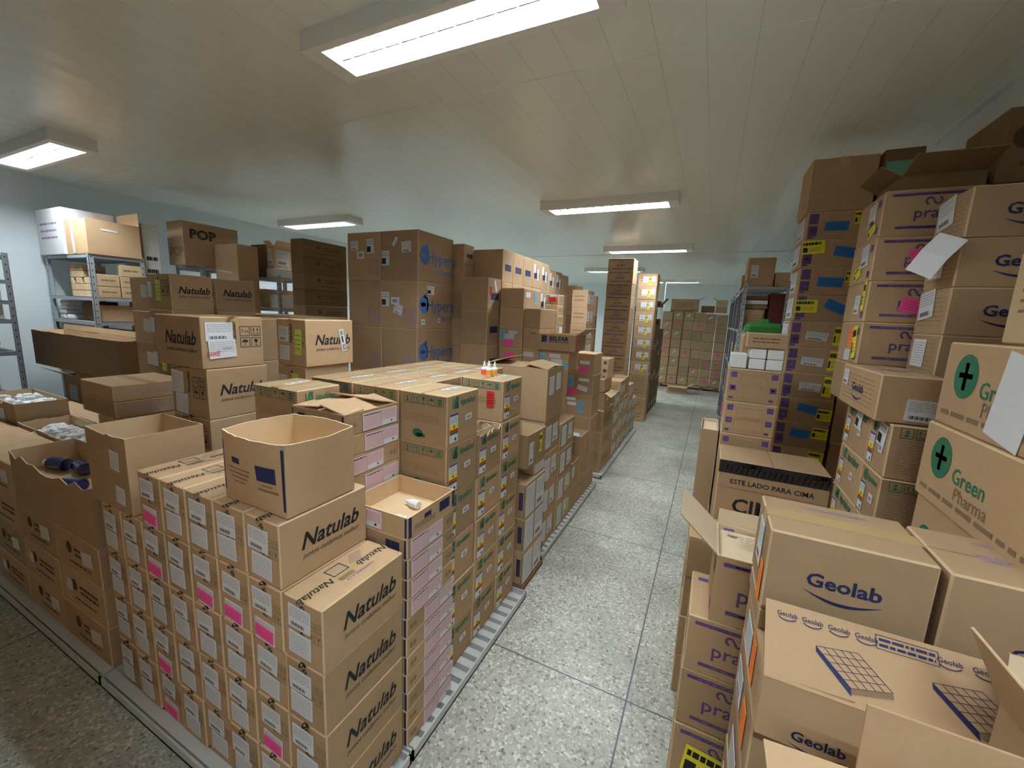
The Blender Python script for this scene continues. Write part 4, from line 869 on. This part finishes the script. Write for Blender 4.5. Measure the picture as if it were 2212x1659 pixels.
# far-left wall shelving
shelf_unit(-6.05, -5.33, .85, 1.33, [.4, .85, 1.25, 1.52, 1.68, 1.85, 2.05], 'dark steel shelving cut by the left edge of the picture', mt='steeld')
for i, (z, n_) in enumerate(((1.522, 'whitebox'), (1.682, 'whitebox'), (1.852, 'whitebox'))):
    for j in range(3): B('none', -5.98+.2*j, -5.80+.2*j, .92, 1.28, z, z+.13, 'white box on the wall shelving at the left edge', base=n_, group='white boxes on the dark wall shelving')
mb = MB(); mb.chbox(.5, .3, .18, 'bluest', .05); link('blue_package', mb.build('package'), None, (-5.68, 1.1, 1.252), label='soft blue and white package on the wall shelving at the left edge', cat='package')
# second shelving with the lettered carton
for y0, y1, lab in ((2.61, 2.93, 'nearer'), (2.935, 3.14, 'farther')):
    shelf_unit(-5.5, -5.0, y0, y1, [.3, .75, 1.2, 1.66, 2.112], '%s pale steel shelving behind the tall script logo columns' % lab, mt='steel')
B('pop', -5.3, -5.005, 2.46, 3.02, 2.113, 2.56, 'large brown carton with bold outlined letters on the steel shelving', p={})
B('none', -4.997, -4.6, 2.75, 2.98, 1.9, 2.36, 'brown carton with glossy tape standing right of the lettered carton', tape='y', st=[('grey', 'F', .1, .4, .25, .012, -6)])
stack('none', -4.997, -4.6, 2.75, 2.98, levels(0, 1.9, 6), 'brown carton', 'below the glossy taped carton')
B('none', -5.3, -5.005, 3.03, 3.16, 2.113, 2.42, 'brown carton with grey tape behind the lettered carton', [('grey', 'R', .1, .1, .04, .2, 0)])
shelf_unit(-4.97, -4.42, 3.08, 3.55, [.4, .9, 1.45, 1.70, 2.05], 'steel shelving left of the slim dark tower', mt='steel')
B('dark', -4.95, -4.68, 3.12, 3.5, 2.052, 2.42, 'dark upright carton on the shelving left of the slim dark tower', base='kraft_dark')
open_carton(-4.66, -4.54, 3.12, 3.40, 2.15, 2.40, 'pale carton with a white document and raised flap near the slim dark tower', inner='cream', base='kraft_in', flaps=[('R', 50, .08), ('F', 40, .06)], st=[('white', 'F', .12, .15, .09, .17, 0), ('white', 'R', .1, .15, .16, .17, 0)])
B('none', -4.67, -4.45, 3.11, 3.45, 2.052, 2.148, 'small grey carton under the pale document carton', base='whitebox')
B('lines', -4.93, -4.7, 3.12, 3.5, 1.703, 1.92, 'pale carton with black symbols on the shelving behind the script cartons', base='kraft_in', p={'face': 'F', 'icons': 1})
B('none', -4.66, -4.45, 3.12, 3.5, 1.703, 1.86, 'white egg tray like box on the shelving left of the slim dark tower', base='whitebox')

# ================================================================== RIGHT SIDE
def st_left(i): return [('white', 'L', .15, .2, .1, .09, 0), ('orange', 'L', .6, .15, .06, .1, 0)] if i % 2 == 0 else [('doc', 'L', .3, .1, .12, .1, 0), ('sky', 'L', .75, .2, .04, .1, 0)]
stack('prati', .03, .30, 1.29, 1.55, [0, .24, .455, .66, .853], 'carton with purple bars', 'in the stack under the open flap carton', lambda i: [('yellow', 'F', .12, .2, .17, .11, -6), ('yellow', 'F', .25, -.02, .12, .06, -6)] if i == 2 else [], group='purple bar cartons in the near right stack')
open_carton(.085, .35, 1.29, 1.52, .855, 1.07, 'open carton with purple bars and a wide flap reaching over the aisle', art='prati', flaps=[('L', 48, .15), ('K', 8, .05)], floor_z=.195, inner='cream')
stack('none', .005, .27, 1.90, 2.14, levels(0, .81, 4), 'brown carton', 'behind the open flap carton at the right aisle edge')
# Geolab pile
stack('geolab', .172, .46, .93, 1.25, levels(0, .90, 5), 'navy logo carton', 'in the nearest right pile, left column', st_left, group='navy logo cartons in the nearest right pile')
stack('geolab', .47, .78, .93, 1.25, levels(0, .90, 5), 'navy logo carton', 'in the nearest right pile, right column', group='navy logo cartons in the nearest right pile')
open_carton(.172, .62, .90, 1.24, .902, 1.04, 'open carton with printed flap folded back below the big navy logo carton', art='geolab', p={'logo': 'F', 'cu': .24, 'cv': .2}, flaps=[('L', -88, .15), ('R', -88, .12), ('K', -88, .14)], st=[('doc', 'L', .2, .1, .1, .09, 0), ('orange', 'L', .55, .1, .05, .11, 0)])
g2 = [q for q in scene.objects if q.get('label', '').startswith('open carton with printed flap')][0]
mb = MB(); W = .445; Lf = .15
mb.box((-W/2, 0, 0), (W/2, .004, Lf), 'kraft'); f = Face(mb, W, .0, Lf, 'F', .0012)
f.o = Vector((-W/2, -.0012, 0))
for i in range(4): f.text('Geolab', .04+.045*i, Lf-.022, .013, 'navy', 0, 0, .01); f.arc(.04+.045*i, Lf-.024, .018, .01, PI*1.15, PI*1.85, .002, 'navy', 5)
for i in range(3): f.text('Geolab', .30+.05*i, Lf-.022, .013, 'navy', 0, 0, .01); f.arc(.30+.05*i, Lf-.024, .018, .01, PI*1.15, PI*1.85, .002, 'navy', 5)
f.frame(.19, Lf-.035, .095, .026, .0012, 'navy'); f.scrib(.195, Lf-.032, .28, Lf-.012, 2, 'navy', 2, .5)
for u in (.09, .27):
    A_ = (u, .085); B_ = (u+.07, .095); C_ = (u+.12, .045); D_ = (u+.055, .03)
    lerp = lambda a, b, t: (a[0]+(b[0]-a[0])*t, a[1]+(b[1]-a[1])*t)
    for t in range(6): f.line(lerp(A_, B_, t/5), lerp(D_, C_, t/5), .001, 'navy'); f.line(lerp(A_, D_, t/5), lerp(B_, C_, t/5), .001, 'navy')
    f.pl([A_, D_, (D_[0], D_[1]-.014), (A_[0], A_[1]-.010)], 'navy'); f.pl([D_, C_, (C_[0], C_[1]-.010), (D_[0], D_[1]-.010)], 'greyp')
link('printed_flap', mb.build('flap'), g2, (0, -.17, .139), (R(-42), 0, 0), label='front flap printed with navy pallet drawings')
B('geolab', .168, .458, 1.035, 1.25, 1.10, 1.30, 'brown carton with large navy logo and bright top in the near right pile', [('white', 'L', .3, .3, .07, .11, 0), ('orange', 'L', .72, .0, .04, .1, 0)], p={'logo': 'F'}, seam='x', tape='x')
B('geolab', .468, .80, 1.03, 1.25, 1.10, 1.295, 'brown carton with bright top at the right picture edge, beside the large navy logo carton', p={'logo': 'F', 'cv': .3}, seam='x')
B('none', .168, .458, 1.04, 1.24, 1.045, 1.098, 'flat carton squeezed under the large navy logo carton'); B('none', .64, .80, 1.0, 1.24, .902, 1.098, 'plain carton under the bright topped carton at the right edge')
stack('none', .27, .80, .42, .72, levels(0, .86, 4), 'brown carton', 'under the nearest open carton at the bottom right')
open_carton(.27, .80, .42, .72, .862, 1.08, 'nearest open carton with raised back flap at the bottom right corner', inner='kraft', flaps=[('K', 4, .11), ('L', 95, .12), ('R', 100, .1)])
open_carton(.50, .80, .76, .90, .902, 1.15, 'open carton with navy edge and pale inner flap at the right picture edge', flaps=[('L', 25, .13), ('K', 10, .08)], inner='cream')
stack('none', .50, .80, .76, .89, levels(0, .90, 4), 'narrow brown carton', 'under the navy edged open carton')
# green logo pharma cartons, right edge
for i, (z0_, z1_) in enumerate(((0, .42), (.42, .85), (.85, 1.05), (1.05, 1.28), (1.28, 1.50), (1.50, 1.73))):
    B('green', .60+.01*(i % 2), 1.05, 1.06 if i > 3 else 1.27, 1.60, z0_, z1_, 'carton with round green logo at the right picture edge, '+ORD[5-i], [('plain', 'L', .45, .1, .13, .2, -10)] if i == 5 else [], group='round green logo cartons', rot=0)
B('lines', .70, 1.04, 1.30, 1.58, 1.732, 1.97, 'small tan carton with red print on the round green logo cartons', [('red', 'L', .4, .4, .05, .1, 0)], p={'face': 'L'}, base='kraft_in')
# tall narrow open carton and purple square stack
stack('lines', .0, .092, 2.58, 2.88, levels(0, .66, 2), 'narrow brown carton', 'below the tall narrow open carton beside the shelving', p={'face': 'F'})
open_carton(.0, .094, 2.56, 2.88, .662, 1.15, 'tall narrow open carton with black symbols and a yellow note at the right aisle edge', inner='cream', base='kraft', floor_z=.47, st=[])
stack('icons', .10, .35, 2.5, 2.78, levels(0, 1.52, 9)[:1]+levels(.08, 1.52, 8)[1:], 'brown carton with purple corner squares', 'in the stack beside the shelving posts', lambda i: [('pink', 'L', .1, .3, .08, .08, 0)] if i == 1 else [], group='purple square cartons')
for i, (x0, x1, z0_, z1_) in enumerate(((.19, .268, 1.521, 1.577), (.27, .348, 1.521, 1.577), (.19, .268, 1.578, 1.634), (.27, .348, 1.578, 1.634), (.105, .183, 1.521, 1.60))):
    B('none', x0, x1, 2.51, 2.66, z0_, z1_, 'small white box on the purple square stack, '+['lower left of four', 'lower right of four', 'upper left of four', 'upper right of four', 'single one at the left'][i], base='whitebox', seam=None, group='small white boxes on the purple square stack', name='small_box')
B('lines', .165, .355, 2.50, 2.68, 1.635, 1.715, 'flat tan carton with dark print on the small white boxes', p={'face': 'F', 'n': 2, 'ink': 'seam'})
# Cimed
stack('none', .10, .55, 2.17, 2.46, levels(0, .62, 2), 'large brown carton', 'under the black striped tape carton', group='large cartons under the striped tape carton')
B('cimed', .10, .549, 2.17, 2.46, .621, 1.105, 'large carton with black striped tape and upright handling text', [('yellow', 'F', .95, .7, .02, .03, 0)] if 0 else (), rot=0)
# tower with yellow and blue stickers
def stT1(i):
    i -= 0
    y = ('yellow', 'F'); b_ = ('blue', 'F')
    return {0: [('blue', 'F', .32, .30, .11, .05, 0), ('yellow', 'F', .80, .50, .045, .07, 2)], 1: [('yellow', 'F', .01, .45, .11, .075, 5), ('blue', 'F', .55, .42, .10, .055, -10)],
            2: [('blue', 'F', .33, .30, .12, .055, -3), ('yellow', 'F', .80, .45, .035, .065, 0)], 3: [('yellow', 'F', .01, .3, .11, .075, 2), ('blue', 'F', .50, .55, .11, .055, -25)],
            4: [('white', 'F', .30, .30, .11, .05, -4), ('yellow', 'F', .80, .12, .04, .11, 0)], 5: [('white', 'F', .28, .32, .11, .05, -4), ('yellow', 'F', .76, .15, .045, .12, -2)],
            6: [('white', 'F', .33, .32, .11, .05, -2), ('yellow', 'F', .76, .15, .045, .12, -2)], 7: [('blue', 'F', .35, .5, .11, .05, -9), ('yellow', 'F', .72, .2, .075, .07, -2)],
            8: [('blue', 'F', .30, .42, .10, .055, -4), ('yellow', 'F', .70, .45, .08, .07, -2)], 9: [('yellow', 'F', .70, .4, .08, .08, -2)]}.get(i, [])+[('white', 'L', .1, .1, .22, .12, 0)]
stack('icons', .42, .70, 3.0, 3.3, [0]+[.2364+.15555*k for k in range(15)], 'brown carton', 'in the tower of yellow and blue stickers', stT1, p={'side': 1}, group='cartons in the yellow and blue sticker tower', jx=.006)
B('none', .405, .71, 3.0, 3.3, 2.4152, 2.70, 'plain tall carton with faint red stamp on top of the sticker tower', p={}, tape='y')
stack('none', .715, 1.04, 3.02, 3.3, levels(0, 2.40, 9), 'brown carton', 'in the column right of the sticker tower')
B('none', .73, .90, 3.02, 3.2, 2.401, 2.72, 'dark carton with green sticker beside the plain top carton', [('green', 'F', .1, .45, .14, .11, 2)], base='kraft_dark')
# purple bar tower
def stP(i): return {0: [('white', 'L', .5, .3, .09, .09, 6), ('yellow', 'L', .6, .02, .08, .06, 20)], 1: [('white', 'L', .5, .35, .09, .09, 6), ('pink', 'F', .40, .40, .10, .05, 18), ('yellow', 'L', .3, .05, .08, .05, 20)],
                    2: [('pink', 'F', .34, .30, .12, .055, -12), ('yellow', 'L', .82, .3, .03, .12, 0), ('white', 'L', .5, .2, .07, .08, 0)], 3: [('orange', 'L', .5, .35, .06, .09, 0), ('yellow', 'L', .75, .1, .05, .14, 10), ('doc', 'L', .4, .05, .08, .05, 0)]}.get(i, [])
stack('none', .66, .86, 2.2, 2.5, levels(0, 1.437, 8), 'plain brown carton', 'under the high purple bar tower')
stack('prati', .555, .86, 2.2, 2.5, [1.437, 1.608, 1.786, 1.953, 2.127, 2.301], 'carton with purple bars and name', 'in the high right tower', stP, group='purple bar cartons in the high right tower')
stack('none', .87, 1.05, 2.2, 2.5, levels(0, 2.30, 8), 'brown carton', 'hidden right of the purple bar tower')
open_carton(.60, .85, 2.22, 2.5, 2.302, 2.36, 'shallow dark open carton with bent flaps on the high right tower', base='kraft_dark', flaps=[('F', 70, .12), ('L', 60, .08), ('K', 30, .09)])
B('dark', .865, 1.05, 2.21, 2.5, 2.302, 2.56, 'dark carton with black print at the top right corner of the room', base='kraft_dark', p={'face': 'F'})
# Geolab tower
stack('geolab', .70, 1.05, 1.90, 2.13, levels(0, 2.224, 14), 'carton with navy logo', 'in the dim right tower', lambda i: [('white', 'L', .12, .3, .11, .1, 8)] if i in (0, 2) else [('doc', 'L', .15, .25, .1, .1, 0)], p={'logo': 'F', 'cu': .46, 'k': .9}, group='navy logo cartons in the dim right tower')
mb = MB()
pts = [(0, 0), (.03, -.06), (.05, -.13)]
for i in range(2):
    (a0, b0), (a1, b1) = pts[i], pts[i+1]
    mb.mesh([(-.06, -a0, b0), (.06, -a0, b0), (.06, -a1, b1), (-.06, -a1, b1), (-.06, -a0-.001, b0), (.06, -a0-.001, b0), (.06, -a1-.001, b1), (-.06, -a1-.001, b1)], [(0,1,2,3), (7,6,5,4), (0,4,5,1), (3,2,6,7), (0,3,7,4), (1,5,6,2)], 'white')
link('paper_sheet', mb.build('sheet'), None, (.688, 1.93, 2.075), (0, R(22), R(-70)), label='white paper sheet hanging curled from the dim right tower', cat='paper')
# green logo columns on the right
stR = lambda i: [('med', 'L', .12, .10, .045, .105, 0), ('bar', 'L', .62, .4, .035, .03, 0)]+([('half', 'L', .45, .55, .07, .08, -8)] if i == 0 else [])
stack('hipo', .555, .785, 1.70, 1.885, levels(0, 1.455, 8), 'green logo carton', 'under the small navy logo carton', stR, p={'logo': 'L', 'end': 'F', 'dark': 1, 'lines': 0}, group='green logo cartons on the right side')
stack('hipo', .555, .69, 1.89, 2.185, levels(0, 1.455, 8), 'green logo carton', 'in the rear column touching the dim right tower', stR, p={'logo': 'L', 'end': 'F'}, group='green logo cartons on the right side')
B('geolab', .510, .685, 1.72, 2.15, 1.457, 1.613, 'small navy logo carton with a white label on the right green logo columns', [('white', 'F', .42, .08, .09, .07, -2), ('white', 'L', .08, .5, .06, .06, 0)], p={'logo': 'L', 'k': .8})
# right shelving
for k, y0 in enumerate((5.2, 6.15, 7.1, 8.05)):
    shelf_unit(.25, .68, y0, y0+.93, [.15, .7, 1.2, 1.7, 2.17], 'tall perforated steel shelving at the right of the aisle, %s bay' % ['first', 'second', 'third', 'fourth'][k], ztop=2.22, mt='steel')
    B('none', .27, .6, y0+.05, y0+.5, 1.702, 1.95, 'brown carton on the upper shelf of the %s bay' % ['first', 'second', 'third', 'fourth'][k]) if k else None
    B('none', .27, .6, y0+.05, y0+.8, 1.202, 1.5, 'long brown carton on the middle shelf of the %s bay' % ['first', 'second', 'third', 'fourth'][k], base='whitebox' if k == 1 else 'kraft')
    B('none', .27, .6, y0+.1, y0+.85, .702, 1.0, 'brown carton on the low shelf of the %s bay' % ['first', 'second', 'third', 'fourth'][k])
B('none', .262, .52, 5.22, 5.6, 2.171, 2.47, 'tall brown carton with white label on top of the right shelving', [('white', 'F', .14, .3, .07, .13, 0)])
B('none', .53, .67, 5.25, 5.6, 2.171, 2.32, 'small yellow edged carton right of the tall one on the right shelving', base='kraft_in')
B('none', .262, .5, 6.3, 6.8, 2.171, 2.40, 'brown carton on top of the second right shelving bay')
for i in range(3):
    B('none', .28, .50, 5.25, 5.6, 1.93+.05*i, 1.975+.05*i, 'flat dark blue and white pack on the right shelving, '+['lowest', 'middle', 'top'][i], base='whitebox' if i % 2 else 'kraft_dark', seam=None, name='flat_pack', group='flat packs on the right shelving')
B('lines', .28, .47, 5.25, 5.6, 1.702, 1.925, 'brown carton with small dark square on the right shelving', p={'face': 'F'})
B('none', .51, .66, 5.25, 5.6, 1.702, 2.1, 'dim red carton deep in the right shelving', base='dred', seam=None)
mb = MB(); mb.chbox(.34, .3, .13, 'bag', .04); mb.chbox(.16, .2, .17, 'bag', .05)
link('green_bag', mb.build('bag'), None, (.46, 4.95, 1.652), label='shiny green plastic bag in front of the right shelving', cat='bag')
stack('none', .28, .66, 4.8, 5.1, levels(0, 1.65, 6), 'brown carton', 'below the green plastic bag')
stack('none', .72, 1.05, 4.0, 4.5, levels(0, 2.3, 8), 'brown carton with red edge', 'far behind the sticker tower')

# ================================================================== CARTONS TOO MANY TO COUNT
# past 300 cartons: those that show least in the picture become one object
def bundle():
    bpy.context.view_layer.update()
    V, F, own = [], [], []
    for o in scene.objects:
        if o.type != 'MESH': continue
        t = o
        while t.parent: t = t.parent
        mw = o.matrix_world; b = len(V)
        V += [mw @ v.co for v in o.data.vertices]
        for p in o.data.polygons: F.append([b+i for i in p.vertices]); own.append(t.name)
    tree = BVHTree.FromPolygons(V, F)
    hits = {}
    mw = cam.matrix_world; o3 = mw.translation; m3 = mw.to_3x3(); W_, H_ = 553, 415
    for j in range(H_):
        for i in range(W_):
            x = ((i+.5)/W_-.5)*2212/885.09; y = (.5-(j+.5)/H_)*1659/885.09
            loc, nor, idx, dist = tree.ray_cast(o3, m3 @ Vector((x, y, -1)))
            if idx is not None: hits[own[idx]] = hits.get(own[idx], 0)+1
    cs = [o for o in scene.objects if o.parent is None and o.name.split('.')[0] == 'carton']
    cs.sort(key=lambda o: -hits.get(o.name, 0))
    rest = cs[KEEP:]
    print('cartons', len(cs), 'seen', sum(1 for o in cs if hits.get(o.name, 0) > 0), 'smallest kept', hits.get(cs[KEEP-1].name, 0))
    mats, V, F, FM, dead = [], [], [], [], []
    for o in rest:
        for q in [o]+list(o.children):
            mx = o.matrix_world if q is o else o.matrix_world @ q.matrix_local; b = len(V); me = q.data
            idx = []
            for mt in me.materials:
                if mt not in mats: mats.append(mt)
                idx.append(mats.index(mt))
            V += [tuple(mx @ v.co) for v in me.vertices]
            for p in me.polygons: F.append(tuple(b+i for i in p.vertices)); FM.append(idx[p.material_index])
        dead += [o]+list(o.children)
    bpy.data.batch_remove(dead)
    me = bpy.data.meshes.new('cartons'); me.from_pydata(V, [], F)
    for mt in mats: me.materials.append(mt)
    me.polygons.foreach_set('material_index', FM); me.update()
    link('carton_mass', me, label='the many other brown cartons deep inside, behind and under the visible stacks', cat='boxes', kind='stuff')  # also takes in the added shade piles behind the camera
KEEP = 300
bundle()
